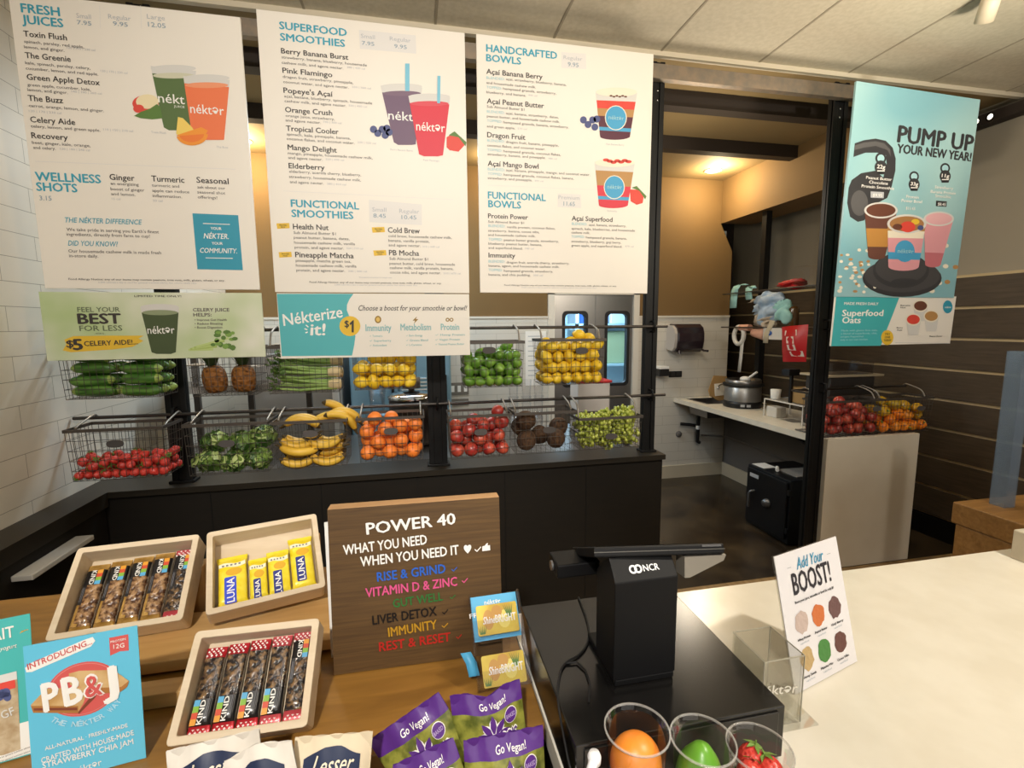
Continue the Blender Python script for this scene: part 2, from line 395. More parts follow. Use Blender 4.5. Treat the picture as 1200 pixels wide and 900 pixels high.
for k, (x0, x1, wx0, wx1) in enumerate(((1.405, 1.848, 1.505, 1.757), (1.852, 2.262, 1.965, 2.217))):
    Fd = Frame((0, Y + .0, 0), (1, 0, 0), (0, 0, 1)); b = B(); w0, w1 = 1.065, 1.825
    b.fbox(Fd, x0, wx0, .01, 2.0, -.045, 0, steel); b.fbox(Fd, wx1, x1, .01, 2.0, -.045, 0, steel)
    b.fbox(Fd, wx0, wx1, .01, w0, -.045, 0, steel); b.fbox(Fd, wx0, wx1, w1, 2.0, -.045, 0, steel)
    d = struct(b, 'door_%d' % (k + 1))
    b = B(); o_ = rr(wx0 - .012, wx1 + .012, w0 - .012, w1 + .012, .05); i_ = rr(wx0 + .018, wx1 - .018, w0 + .018, w1 - .018, .045)
    ring(b, Fd, o_, i_, -.05, .008, rubber)
    b.obj('window_gasket', d)
    b = B(); b.prism(Fd, i_, -.028, -.022, pane); b.obj('window_pane', d)
    b = B(); b.fbox(Fd, x0 + .01, x1 - .01, .02, .62, .0, .004, steel); b.obj('kick_plate', d)
b = B()
for q in ((1.34, 1.405, 0, 2.02), (2.262, 2.325, 0, 2.02)): b.box(q[0], q[1], Y - .03, Y + .1, q[2], q[3], whitetrim)
b.box(1.34, 2.325, Y - .03, Y + .1, 2.0, 2.03, whitetrim); struct(b, 'trim_7')
# lit back room seen through the door windows
b = B(); b.box(.6, 3.3, 6.9, 7.0, 0, 2.6, bluewhite); struct(b, 'wall_back_room')
b = B(); b.box(.5, .6, 4.8, 7.0, 0, 2.6, bluewhite); struct(b, 'wall_back_room_left')
b = B(); b.box(3.3, 3.4, 4.8, 7.0, 0, 2.6, bluewhite); struct(b, 'wall_back_room_right')
b = B(); b.box(.5, 3.4, 4.8, 7.0, 2.6, 2.7, bluewhite); struct(b, 'ceiling_back_room')
b = B(); b.box(.5, 3.4, 4.79, 7.0, -.05, 0, mat('back_room_floor', '#8b8f8c', .5)); struct(b, 'floor_back_room')
t = thing('storage_shelving', 'pale storage shelving with a green bin, seen through the right door window', 'shelving', (2.75, 6.5, 0))
sh = mat('pale_blue_shelf', '#b9d3de', .4)
b = B()
for xx in (2.2, 3.25):
    for yy in (6.25, 6.75): b.box(xx - .02, xx + .02, yy - .02, yy + .02, 0, 2.1, sh)
b.obj('upright_frame', t)
for z in (.4, 1.12, 1.68, 2.05):
    b = B(); b.box(2.18, 3.27, 6.23, 6.77, z, z + .03, sh); b.obj('shelf', t)
b = B(); b.box(2.35, 3.05, 6.3, 6.7, 1.15, 1.6, mat('green_bin', '#a9b48c', .5)); tag(b.obj('storage_bin', bevel=.015), 'olive green bin on the shelving behind the right door window', 'bin')
b = B(); b.box(2.35, 2.62, 6.3, 6.6, 1.71, 1.93, mat('blue_carton', '#2d62c0', .5)); tag(b.obj('carton', bevel=.006), 'small blue carton on the upper shelf behind the right door window', 'carton')
b = B(); b.box(2.72, 3.1, 6.3, 6.6, 1.71, 1.86, bluewhite); tag(b.obj('carton', bevel=.006), 'white carton next to the blue one behind the right door window', 'carton')

# low black wall that carries the produce rack, and its return along the tiled wall
HW = .92
b = B(); b.box(-1.6, 1.455, 2.57, 2.76, 0, HW - .03, black)
b.box(-1.6, 1.465, 2.55, 2.785, HW - .03, HW, capm)
for gx in (-1.02, -.496, .0, .485, .97): b.box(gx - .002, gx + .002, 2.568, 2.572, .05, HW - .04, steelblk)
struct(b, 'wall_front')
b = B(); b.box(-1.6, -1.455, .2, 2.55, HW - .07, HW, capm); struct(b, 'trim_8')
t = thing('undercounter_cabinet', 'black undercounter cabinet below the tiled wall ledge', 'cabinet', (-1.5, 1.4, 0))
b = B(); b.box(-1.598, -1.47, .2, 2.548, 0, HW - .072, black); b.obj('body', t)
b = B(); b.box(-1.47, -1.40, 1.985, 2.335, .778, .8, mat('satin_bar', '#b5afa4', .45)); b.obj('handle', t, bevel=.004)

# the customer counters
t = thing('service_counter', 'long white quartz service counter on the right', 'counter', (1.2, .7, 0))
b = B(); b.box(.224, 2.7, .6, 1.14, .905, .95, quartz); b.box(.196, 2.7, .12, .6, .905, .95, quartz); b.obj('worktop', t)
b = B(); b.box(.26, 2.66, .2, 1.1, 0, .905, black); b.obj('base_panel', t)
tw = wood_mat('display_oak', '#74501f', '#9a6f31', 'x', 3.5, .42, 7)
t = thing('display_table', 'brown wooden display table under the snack crates and the sign', 'table', (-.6, 1.1, 0))
b = B(); b.box(-1.45, .222, .79, 1.512, .915, .95, tw); b.obj('table_top', t, bevel=.003)
b = B(); b.box(-1.42, .20, .83, 1.48, .02, .915, mat('table_side', '#3a2513', .6)); b.obj('base', t)
b = B(); b.box(-.75, .21, .55, .829, .80, .815, mat('table_side', '#3a2513', .6)); b.obj('front_ledge', t)
b = B(); b.box(1.845, 2.2, .86, 1.095, .95, 1.045, mat('pale_stone', '#cfc7b6', .4, col2='#bdb4a2', scale=12)); tag(b.obj('stone_block', bevel=.004), 'pale stone block on the far end of the white counter', 'block')
# timber bench beyond the counter with a tall clear tube on it
bw = wood_mat('bench_timber', '#8a6232', '#a97d45', 'x', 5, .55, 9)
t = thing('timber_bench', 'chunky timber bench in front of the slatted wall', 'bench', (3.2, 1.75, 0))
b = B(); b.box(2.785, 3.75, 1.6, 1.92, .635, .75, bw); b.obj('top', t, bevel=.006)
for lx in (2.79, 3.6):
    b = B(); b.box(lx, lx + .145, 1.63, 1.9, 0, .635, bw); b.obj('leg', t, bevel=.006)
b = B(); F = Frame((2.935, 1.79, .75), (1, 0, 0), (0, 0, 1)); tb = clear_mat('blue_acrylic', (.90, .94, .98), .5, .15, ('#a3b4c6', .28))
for q in ((0, .066, 0, .004), (0, .066, -.066, -.062)): b.fbox(F, q[0], q[1], 0, .80, q[2], q[3], tb)
for q in ((0, .004), (.062, .066)): b.fbox(F, q[0], q[1], 0, .80, -.062, 0, tb)
tag(b.obj('acrylic_tube'), 'tall square clear bluish tube standing on the timber bench', 'tube')
# ------------------------------------------------------------------ produce rack: posts, bars, rails
RY = 2.64
for i, (x0, x1, z0, lab) in enumerate((
        (-1.212, -1.118, HW, 'black steel rack post between the cucumber and pineapple baskets'),
        (.070, .170, HW, 'black steel rack post between the orange and apple baskets'),
        (1.355, 1.432, HW, 'black steel rack post at the end of the low black wall'),
        (2.562, 2.665, 0., 'tall black steel post standing on the floor by the white counter end'))):
    t = thing('rack_post', lab, 'post', ((x0 + x1) / 2, RY + .04, z0))
    b = B(); b.box(x0, x1, RY, RY + .012, z0, 3.15, steelblk); b.box(x0, x0 + .028, RY - .008, RY + .038, z0, 3.15, steelblk)
    b.box(x1 - .028, x1, RY - .008, RY + .038, z0, 3.15, steelblk); b.obj('channel', t, bevel=.002)
    b = B(); b.box(x0 - .012, x1 + .012, RY - .02, RY + .05, z0, z0 + .012, steelblk); b.obj('foot_plate', t, bevel=.002)
    for z in (2.95, 3.0, 3.05):
        b = B(); b.lathe([(0, 0), (.007, 0), (.007, .004), (0, .005)], ((x0 + x1) / 2, RY - .0005, z), chrome, 10, axis=(0, -1, 0)); b.obj('bolt', t)
    for z in (1.275, 1.685):
        b = B(); xm = (x0 + x1) / 2
        b.tube([(xm, RY, z - .03), (xm, RY - .045, z - .03), (xm, RY - .05, z), (xm, RY - .045, z + .03), (xm, RY, z + .03)], .006, steelblk, 6); b.obj('pipe_clamp', t)
pipe = mat('rail_steel', '#4b4642', .4, .7)
for x0, x1, z, lab in ((-1.59, 1.48, 1.275, 'lower steel pipe rail carrying the bottom row of baskets'), (-1.59, 1.48, 1.685, 'upper steel pipe rail carrying the top row of baskets'),
                       (2.615, 3.6, 1.225, 'steel pipe rail over the white counter end holding two baskets')):
    b = B(); b.tube([(x0, 2.606, z), (x1, 2.606, z)] if z > 1.25 else [(x0, 2.68, z), (x0, 2.876, z), (x1, 2.876, z)], .0085, pipe, 10); tag(b.obj('hanging_rail'), lab, 'rail')
b = B()
b.box(-1.59, 3.3, 2.588, 2.594, 3.04, 3.115, galv); b.box(-1.59, 3.3, 2.594, 2.628, 3.109, 3.115, galv); b.box(-1.59, 3.3, 2.594, 2.628, 3.04, 3.046, galv)
tag(b.obj('strut_channel'), 'long weathered steel channel across the tops of the black posts', 'channel')

# ------------------------------------------------------------------ menu boards
teal = mat('ink_teal', '#3aa3bd', .5); tealL = mat('ink_pale_teal', '#a8d3da', .5); ink = mat('ink_charcoal', '#3d3836', .5); inkS = mat('ink_grey', '#6d6663', .5)
inkL = mat('ink_pale', '#b9bcc2', .5); inkP = mat('ink_price', '#93a6b5', .5); boxf = mat('ink_price_box', '#e4e1de', .5); yel = mat('ink_yellow', '#e8bf3c', .5)
white = mat('ink_white', '#f6f4ef', .5); aqua = mat('ink_aqua', '#58b6bd', .5); green = mat('ink_leaf', '#5c7f3c', .5); greenL = mat('ink_stalk', '#a9c06a', .5)
juiceG = mat('ink_green_juice', '#587040', .5); juiceGd = mat('ink_dark_green_juice', '#475536', .5); juiceO = mat('ink_orange_juice', '#ee7a4c', .5); orange = mat('ink_orange', '#f39a35', .5)
purple = mat('ink_purple', '#715a72', .5); red = mat('ink_red', '#d8394a', .5); redS = mat('ink_strawberry', '#dd4a3e', .5); blueb = mat('ink_blueberry', '#4e5685', .5)
straw = mat('ink_straw', '#7fc3dc', .5); froth = mat('ink_froth', '#cfcdb5', .5); granola = mat('ink_granola', '#b98c56', .5); acai = mat('ink_acai', '#5a2b3c', .5)
cupg = mat('ink_cup_grey', '#d8d6d2', .5); bandb = mat('ink_band_blue', '#4aa3d0', .5); creamI = mat('ink_cream', '#efe6d2', .5); brown = mat('ink_brown', '#6a4031', .5); pinkI = mat('ink_pink', '#e3a0a8', .5)

def cup_print(I, tl, tr, br, bl, liquid, top, name, nx0, ny, nx1, nh, c0=.0005, rim=8, fill=.12):
    """A printed picture of a filled clear cup: rim ellipse, tapered body, the name on it."""
    L = lambda p, q, t: (p[0] + (q[0] - p[0]) * t, p[1] + (q[1] - p[1]) * t)
    cx, cy, rx = (tl[0] + tr[0]) / 2, (tl[1] + tr[1]) / 2, (tr[0] - tl[0]) / 2
    I.poly([tl, tr, L(tr, br, fill), L(tl, bl, fill)], cupg, c0); I.ell(cx, cy, rx, rim * 2, cupg, c0 + .0001)
    a, d = L(tl, bl, fill), L(tr, br, fill)
    bx, by = (br[0] + bl[0]) / 2, (br[1] + bl[1]) / 2
    I.poly([a, d, br, (bx + (br[0] - bl[0]) * .3, by + rim), (bx - (br[0] - bl[0]) * .3, by + rim), bl], liquid, c0 + .0002)
    I.ell((a[0] + d[0]) / 2, (a[1] + d[1]) / 2, (d[0] - a[0]) / 2 * .97, rim * 1.6, top, c0 + .0003)
    I.T(name, nx0, ny, nx1, nh, white, .008, c=c0 + .0006)
def board(name, lab, x0, x1, z0, z1, M, Y=2.38, cat='menu board'):
    t = thing(name, lab, cat, ((x0 + x1) / 2, Y, z0)); F = Frame((x0, Y, z0), (1, 0, 0), (0, 0, 1))
    b = B(); b.fbox(F, 0, x1 - x0, 0, z1 - z0, -.012, 0, M); b.obj('panel', t, bevel=.001)
    for a in (.12, x1 - x0 - .12):
        b = B(); b.box(x0 + a - .01, x0 + a + .01, Y + .012, 2.587 if z1 > 2 else 2.6, z1 - .05, z1 - .03, steelblk)
        b.obj('hanging_bracket', t)
    return t, F
def W(x0, y0, x1, y1, Y=2.38):  # board corners from the photograph, on the board's own plane
    a, c = onY(x0, y0, Y), onY(x1, y1, Y); return a.x, c.x, c.z, a.z

# --- fresh juices
x0, x1, z0, z1 = W(9, -10, 304, 339.5)
t, F = board('menu_sign', 'tall white menu board headed FRESH JUICES beside the tiled wall', x0, x1, z0, z1, white_board)
b = B(); I = Ink(b, F, 0, 0, 3.75)
for s in (('FRESH', 95, 54, 262, 38), ('JUICES', 100, 103, 277, 37), ('WELLNESS', 158, 793, 443, 37), ('SHOTS', 163, 838, 340, 36)): I.T(*s, teal, .035)
for s in (('Small', 337, 78, 400, 20), ('Regular', 477, 82, 575, 20), ('Large', 647, 82, 725, 20)): I.T(*s, inkL)
for s in (('7.95', 340, 107, 402, 18), ('9.95', 498, 112, 562, 18), ('12.05', 652, 117, 728, 20)): I.T(*s, inkP, .01)
for xx in (438, 618): I.line(xx, 25, xx + 4, 125, 2, boxf)
for s in (('Toxin Flush', 105, 160, 293), ('The Greenie', 112, 255, 310), ('Green Apple Detox', 120, 350, 437), ('The Buzz', 125, 443, 277), ('Celery Aide', 135, 537, 330), ('Recovery', 140, 607, 298),
          ('Ginger', 483, 790, 592), ('Turmeric', 667, 797, 810), ('Seasonal', 865, 803, 1005)): I.T(*s, 25, ink, .022)
for s in (('spinach, parsley, red apple,', 107, 188, 367), ('lemon, and ginger.', 107, 212, 282), ('kale, spinach, parsley, celery,', 112, 282, 395), ('cucumber, lemon, and red apple.', 115, 306, 430),
          ('green apple, cucumber, kale,', 122, 378, 397), ('lemon, and ginger.', 122, 400, 298), ('carrot, orange, lemon, and ginger.', 128, 470, 455), ('celery, lemon, and green apple.', 137, 560, 440),
          ('beet, ginger, kale, orange,', 142, 632, 397), ('and celery.', 147, 654, 245), ('an energizing', 487, 812, 610), ('boost of ginger', 487, 836, 635), ('and lemon.', 490, 858, 595),
          ('turmeric and', 668, 820, 788), ('apple can reduce', 670, 843, 832), ('inflammation.', 672, 866, 800), ('ask about our', 868, 828, 990), ('seasonal shot', 868, 850, 990), ('offerings!', 870, 872, 955)): I.T(*s, 12.5, inkS, .005)
for s in (('120 | 170 | 230 cal', 295, 214, 418), ('130 | 170 | 230 cal', 443, 316, 560), ('140 | 190 | 260 cal', 315, 406, 447), ('120 | 170 | 230 cal', 128, 492, 270), ('110 | 150 | 210 cal', 455, 573, 585), ('120 | 180 | 240 cal', 265, 658, 395), ('15 cal', 492, 878, 530), ('20 cal', 672, 886, 715)): I.T(*s, 9, inkL)
I.T('3.15', 175, 880, 228, 20, inkP, .01); I.line(155, 709, 1035, 744, 2.5, boxf)
cup_print(I, (662, 290), (862, 312), (835, 570), (720, 560), juiceG, froth, 'nékt', 697, 450, 812, 40)
I.T('JUICE', 765, 472, 812, 9, white, c=.0012)
cup_print(I, (806, 335), (1010, 352), (985, 615), (845, 600), juiceO, mat('ink_orange_froth', '#f09a70', .5), 'néktər', 838, 497, 985, 40, c0=.0014)
I.ell(640, 455, 58, 36, redS, .0012); I.ell(648, 447, 50, 32, mat('ink_apple_flesh', '#efe0b8', .5), .0014); I.ell(610, 478, 24, 18, redS, .0015)
I.poly([(590, 510), (620, 492), (660, 478), (690, 458), (705, 470), (715, 520), (670, 525), (620, 520)], green, .0016)
I.poly([(775, 590), (783, 515), (805, 520), (845, 560), (860, 585), (800, 600)], mat('ink_lemon_slice', '#f3d36b', .5), .0024)
I.ell(845, 590, 70, 50, orange, .0026, 14, 0, 180); I.ell(843, 590, 55, 36, mat('ink_orange_flesh', '#ef7f35', .5), .0028, 14, 0, 180)
I.poly([(915, 575), (885, 560), (775, 596), (790, 600), (900, 600)], orange, .0027)
I.T('Toxin Flush', 665, 585, 730, 9, inkL); I.T('The Buzz', 952, 650, 1003, 9, inkL)
I = Ink(b, F, 0, 180, 3.6)
I.T('THE NÉKTER DIFFERENCE', 272, 290, 595, 21, teal, .012, .2); I.T('DID YOU KNOW?', 288, 388, 495, 21, teal, .012, .2)
for s in (('We take pride in serving you Earth\'s finest', 282, 326, 670), ('ingredients, directly from farm to cup!', 282, 346, 632), ('Our housemade cashew milk is made fresh', 290, 417, 680), ('in-store daily.', 293, 437, 415)): I.T(*s, 13, inkS, .005)
I.T('Food Allergy Notice: any of our items may contain peanuts, tree nuts, milk, gluten, wheat, or soy.', 290, 533, 948, 8, inkS, .012); I.T('2,000 calories a day is used for general nutrition advice, but calorie needs vary.', 415, 546, 830, 6, inkL)
I.poly([(812, 252), (1005, 260), (1025, 492), (833, 488)], mat('ink_square_teal', '#3599b4', .5))
I.line(857, 295, 970, 299, 3, white, .001); I.line(868, 440, 982, 442, 3, white, .001)
for s in (('YOUR', 890, 321, 935, 11), ('YOUR', 895, 384, 940, 11)): I.T(*s, white, .03, c=.001)
for s in (('NÉKTER.', 860, 358, 965, 22), ('COMMUNITY.', 843, 418, 1000, 20)): I.T(*s, white, .015, .2, c=.001)
b.obj('printing', t)

# --- celery strip
x0, x1, z0, z1 = W(45, 342, 311, 418)
wash = mat('green_wash', '#a7c27c', .5, col2='#e9e7da', kind='noise', scale=2.2, lo=.3, hi=.62)
t, F = board('promotion_sign', 'long pale green strip sign reading CELERY AIDE under the juice board', x0, x1, z0, z1, wash, cat='sign')
b = B(); I = Ink(b, F, 0, 180, 3.6)
olive = mat('ink_olive', '#69745a', .5)
I.T('LIMITED TIME ONLY!', 568, 605, 765, 8, ink, .015); I.T('FEEL YOUR', 328, 668, 507, 20, olive, .02); I.T('BEST', 332, 718, 511, 42, ink, .045); I.T('FOR LESS', 337, 748, 517, 22, olive, .02); I.T('- WITH A -', 398, 763, 445, 7, ink)
I.poly([(272, 785), (310, 770), (450, 768), (607, 768), (585, 780), (605, 790), (560, 815), (480, 826), (300, 838), (265, 830), (280, 805)], yel)
I.T('$', 283, 818, 312, 30, ink, .03, c=.0012); I.T('5', 312, 828, 350, 44, ink, .045, c=.0012); I.T('CELERY AIDE!...', 357, 812, 583, 20, ink, .025, y1=804, c=.0012)
cup_print(I, (592, 648), (755, 648), (742, 838), (640, 838), juiceGd, mat('ink_green_froth', '#8f9a78', .5), 'néktər', 624, 760, 738, 32, rim=7)
for k in range(5): I.line(795 + k * 8, 828 - k * 3, 900 + k * 16, 826 - k * 12, 9, greenL if k % 2 else mat('ink_stalk_light', '#bccf86', .5), .0006 + k * .0001)
RR = random.Random(3)
for k in range(22): I.ell(935 + RR.uniform(-45, 60), 780 + RR.uniform(-30, 40) , RR.uniform(8, 16), RR.uniform(6, 12), green if k % 3 else mat('ink_leaf_light', '#7da24e', .5), .001 + k * .00003, 8)
I.T('CELERY JUICE', 815, 666, 968, 14, inkS, .03); I.T('HELPS:', 817, 687, 893, 14, inkS, .03)
for s in (('• Improve Gut Health', 822, 706, 957), ('• Reduce Bloating', 822, 722, 940), ('• Boost Digestion', 822, 738, 938)): I.T(*s, 9, inkS, .02)
b.obj('printing', t)

# --- superfood smoothies
x0, x1, z0, z1 = W(300, 10.5, 550, 343.5)
t, F = board('menu_sign', 'tall white menu board headed SUPERFOOD SMOOTHIES', x0, x1, z0, z1, white_board)
b = B(); I = Ink(b, F, 290, 0, 4.286)
I.T('SUPERFOOD', 162, 146, 497, 37, teal, .035); I.T('SMOOTHIES', 166, 203, 488, 36, teal, .035)
I.poly([(560, 150), (845, 178), (848, 270), (565, 245)], boxf, .0004)
I.T('Small', 570, 190, 640, 20, inkL); I.T('Regular', 715, 203, 820, 20, inkL); I.T('7.95', 575, 225, 637, 19, inkP, .01); I.T('9.95', 738, 241, 800, 19, inkP, .01)
for s in (('Berry Banana Burst', 170, 268, 505), ('Pink Flamingo', 177, 366, 425), ('Popeye\'s Açaí', 182, 466, 427), ('Orange Crush', 190, 563, 425), ('Tropical Cooler', 195, 657, 457), ('Mango Delight', 203, 752, 448), ('Elderberry', 208, 845, 387)): I.T(*s, 26, ink, .022)
for s in (('strawberry, banana, blueberry, housemade', 172, 293, 598), ('cashew milk, and agave nectar.', 172, 320, 480), ('dragon fruit, strawberry, pineapple,', 178, 391, 530), ('coconut water, and agave nectar.', 180, 417, 507),
          ('açaí, banana, blueberry, spinach, housemade', 185, 489, 625), ('cashew milk, and agave nectar.', 187, 513, 495), ('orange juice, strawberry,', 192, 587, 437), ('and agave nectar.', 192, 610, 368), ('spinach, kale, pineapple, banana,', 198, 680, 517),
          ('coconut flakes, and coconut water.', 198, 703, 537), ('mango, pineapple, housemade cashew milk,', 203, 775, 628), ('and agave nectar.', 205, 798, 377), ('elderberry, acerola cherry, blueberry,', 210, 867, 570)): I.T(*s, 13, inkS, .005)
for s in (('290 | 430 cal', 500, 342, 590), ('250 | 360 cal', 525, 441, 620), ('320 | 430 cal', 508, 534, 600), ('190 | 300 cal', 383, 617, 472), ('220 | 320 cal', 553, 719, 645), ('320 | 470 cal', 393, 804, 485)): I.T(*s, 9, inkL)
cup_print(I, (668, 430), (878, 440), (845, 725), (735, 715), purple, mat('ink_purple_froth', '#7c6478', .5), 'nékt', 708, 600, 832, 44)
cup_print(I, (808, 482), (1018, 490), (982, 780), (862, 775), red, mat('ink_red_froth', '#d9505c', .5), 'néktər', 848, 655, 992, 44, c0=.0014)
I.line(803, 320, 803, 458, 22, straw, .0016); I.line(962, 382, 960, 520, 15, straw, .0026)
for p in ((633, 650), (655, 670), (677, 650), (700, 645), (692, 680), (712, 665)): I.ell(*p, 18, 18, blueb, .0017)
I.poly([(1000, 690), (1030, 672), (1075, 690), (1090, 730), (1060, 762), (1015, 755), (1000, 740)], redS, .0013); I.poly([(1010, 680), (1040, 660), (1100, 715), (1095, 735), (1060, 690)], green, .0014)
I.T('Berry Banana Burst', 718, 755, 830, 9, inkL); I.T('Pink Flamingo', 883, 808, 963, 9, inkL)
I = Ink(b, F, 290, 200, 3.915)
for s in (('strawberry, housemade cashew milk,', 192, 33, 520), ('and agave nectar.', 195, 57, 350)): I.T(*s, 12, inkS, .005)
I.T('280 | 410 cal', 365, 64, 452, 8, inkL)
I.line(165, 93, 945, 133, 2, boxf); I.T('FUNCTIONAL', 201, 166, 511, 33, teal, .035); I.T('SMOOTHIES', 204, 212, 485, 33, teal, .035)
I.poly([(557, 133), (800, 155), (800, 250), (560, 236)], boxf, .0004)
I.T('Small', 573, 187, 637, 19, inkL); I.T('Regular', 697, 194, 788, 19, inkL); I.T('8.45', 578, 215, 635, 18, inkP, .01); I.T('10.45', 707, 222, 775, 18, inkP, .01)
for s in (('Health Nut', 210, 268, 372), ('Cold Brew', 645, 284, 790), ('Pineapple Matcha', 220, 397, 487), ('PB Mocha', 650, 388, 787)): I.T(*s, 24, ink, .022)
for s in (('Sub Almond Butter $1', 212, 290, 405), ('peanut butter, banana, dates,', 213, 312, 468), ('housemade cashew milk, vanilla', 215, 335, 493), ('protein, and agave nectar.', 217, 357, 442), ('cold brew, housemade cashew milk,', 647, 305, 937), ('banana, vanilla protein,', 647, 326, 835),
          ('and agave nectar.', 648, 347, 795), ('pineapple, matcha green tea,', 222, 418, 475), ('housemade cashew milk, vanilla', 223, 440, 500), ('protein, and agave nectar.', 225, 462, 447), ('Sub Almond Butter $1', 652, 409, 828), ('peanut butter, cold brew, housemade', 652, 431, 952),
          ('cashew milk, vanilla protein, banana,', 653, 451, 945), ('cocoa nibs, and agave nectar.', 655, 472, 887)): I.T(*s, 12, inkS, .005)
for s in (('520 | 710 cal', 455, 360, 530), ('310 | 440 cal', 803, 352, 880), ('330 | 500 cal', 463, 465, 548), ('510 | 670 cal', 900, 475, 978)): I.T(*s, 8, inkL)
for x, y in ((163, 254), (600, 272), (173, 386), (607, 378)):
    I.poly([(x - 30, y - 12), (x + 28, y - 14), (x + 31, y + 10), (x - 26, y + 13)], yel, .0005); I.T('PROTEIN', x - 16, y - 1, x + 18, 6, ink, .01, c=.001); I.T('PACK', x - 9, y + 8, x + 11, 6, ink, .01, c=.001)
I.T('Food Allergy Notice: any of our items may contain peanuts, tree nuts, milk, gluten, wheat, or soy.', 285, 515, 890, 8, inkS, .012); I.T('*Functional smoothies 2x larger size', 510, 492, 662, 6, inkL); I.T('2,000 calories a day is used for general nutrition advice, but calorie needs vary.', 400, 526, 780, 6, inkL)
b.obj('printing', t)

# --- choose a boost strip
x0, x1, z0, z1 = W(324, 343.5, 551, 416)
t, F = board('promotion_sign', 'teal and white strip sign reading Choose a boost under the smoothie board', x0, x1, z0, z1, white_board, cat='sign')
b = B(); I = Ink(b, F, 290, 200, 3.915)
I.poly([(135, 565), (486, 565), (468, 590), (457, 615), (456, 640), (470, 675), (488, 710), (495, 760), (490, 800), (480, 848), (158, 851)], aqua)
w = mat('ink_white', '#f6f4ef')
I.T('Nékterize', 167, 712, 437, 52, white, .02, .1, y1=672, c=.001); I.T('it!', 290, 755, 355, 52, white, .03, .1, c=.001)
for q in ((262, 725, 275, 730), (268, 708, 280, 718), (266, 744, 277, 740)): I.line(*q, 5, white, .001)
I.ell(470, 713, 48, 46, yel, .001); I.T('$', 447, 718, 466, 30, ink, .03, c=.0016); I.poly([(469, 700), (484, 686), (488, 686), (488, 742), (478, 742), (478, 704), (470, 710)], ink, .0016)
I.T('Choose a boost for your smoothie or bowl!', 507, 642, 1003, 24, ink, .008, .25)
gold = mat('ink_gold', '#9c7a33', .5)
I.ell(599, 683, 15, 17, gold, .0006); I.ell(599, 683, 9, 11, mat('ink_amber', '#e3c068', .5), .0008); I.poly([(778, 668), (757, 688), (769, 688), (763, 703), (784, 681), (772, 681)], gold); I.ell(918, 684, 9, 9, gold); I.ell(936, 684, 9, 9, gold); I.ell(918, 684, 4, 4, white, .001); I.ell(936, 684, 4, 4, white, .001)
tl2 = mat('ink_dusty_teal', '#8fbfc2', .5)
for s in (('Immunity', 543, 736, 660, 30), ('Metabolism', 703, 733, 842, 30), ('Protein', 888, 731, 971, 28)): I.T(*s, tl2, .03)
for s in (('✓ Turmeric', 560, 763, 620), ('✓ Superberry', 560, 785, 660), ('✓ Antioxidant', 560, 806, 640), ('✓ Burn Energy', 728, 761, 803), ('✓ Greens Blend', 728, 783, 828), ('✓ L-Carnitine', 728, 804, 800), ('✓ Hemp Protein', 862, 758, 997), ('✓ Vegan Protein', 862, 780, 975), ('✓ Natural Peanut Butter', 862, 801, 995)): I.T(*s, 9, tl2, .01)
b.obj('printing', t)

# --- handcrafted bowls
x0, x1, z0, z1 = W(558, 39.5, 756, 344)
t, F = board('menu_sign', 'tall white menu board headed HANDCRAFTED BOWLS', x0, x1 + .012, z0, z1, white_board)
b = B(); I = Ink(b, F, 540, 30, 5.)
I.T('HANDCRAFTED', 150, 152, 563, 42, teal, .035); I.T('BOWLS', 150, 208, 352, 40, teal, .035)
I.poly([(588, 155), (733, 165), (735, 255), (590, 248)], boxf, .0004); I.T('Regular', 602, 196, 712, 22, inkL); I.T('9.95', 627, 238, 690, 24, inkP, .01)
for s in (('Açaí Banana Berry', 150, 283, 478), ('Açaí Peanut Butter', 153, 456, 487), ('Dragon Fruit', 155, 654, 377), ('Açaí Mango Bowl', 158, 822, 455)): I.T(*s, 30, ink, .022)
for s in (('BLENDED:', 150, 312, 257), ('TOPPED:', 150, 368, 240), ('BLENDED:', 153, 510, 257), ('TOPPED:', 153, 564, 242), ('BLENDED:', 155, 680, 257), ('TOPPED:', 155, 735, 242), ('BLENDED:', 158, 848, 258), ('TOPPED:', 158, 875, 243)): I.T(*s, 15, tealL, .015)
for s in (('açaí, strawberry, blueberry, banana,', 265, 320, 618), ('and housemade cashew milk.', 150, 341, 440), ('hempseed granola, strawberry,', 248, 376, 558), ('blueberry, and banana.', 150, 396, 382), ('Sub Almond Butter $1', 153, 481, 372), ('açaí, banana, strawberry, dates,', 265, 520, 573), ('peanut butter, and housemade cashew milk.', 153, 537, 580),
          ('hempseed granola, banana, strawberry,', 250, 573, 632), ('and green apple.', 153, 596, 318), ('dragon fruit, banana, pineapple,', 265, 688, 573), ('coconut flakes, and coconut water.', 155, 708, 495), ('hempseed granola, coconut flakes,', 250, 742, 585), ('strawberry, banana, and pineapple.', 157, 760, 497), ('açaí, banana, pineapple, mango, and coconut water.', 265, 853, 757),
          ('hempseed granola, coconut flakes, banana,', 252, 880, 662), ('strawberry, and pineapple.', 158, 899, 418)): I.T(*s, 14, inkS, .005)
for s in (('400 cal', 395, 412, 447), ('570 cal', 333, 608, 387), ('480 cal', 513, 783, 563)): I.T(*s, 10, inkL)
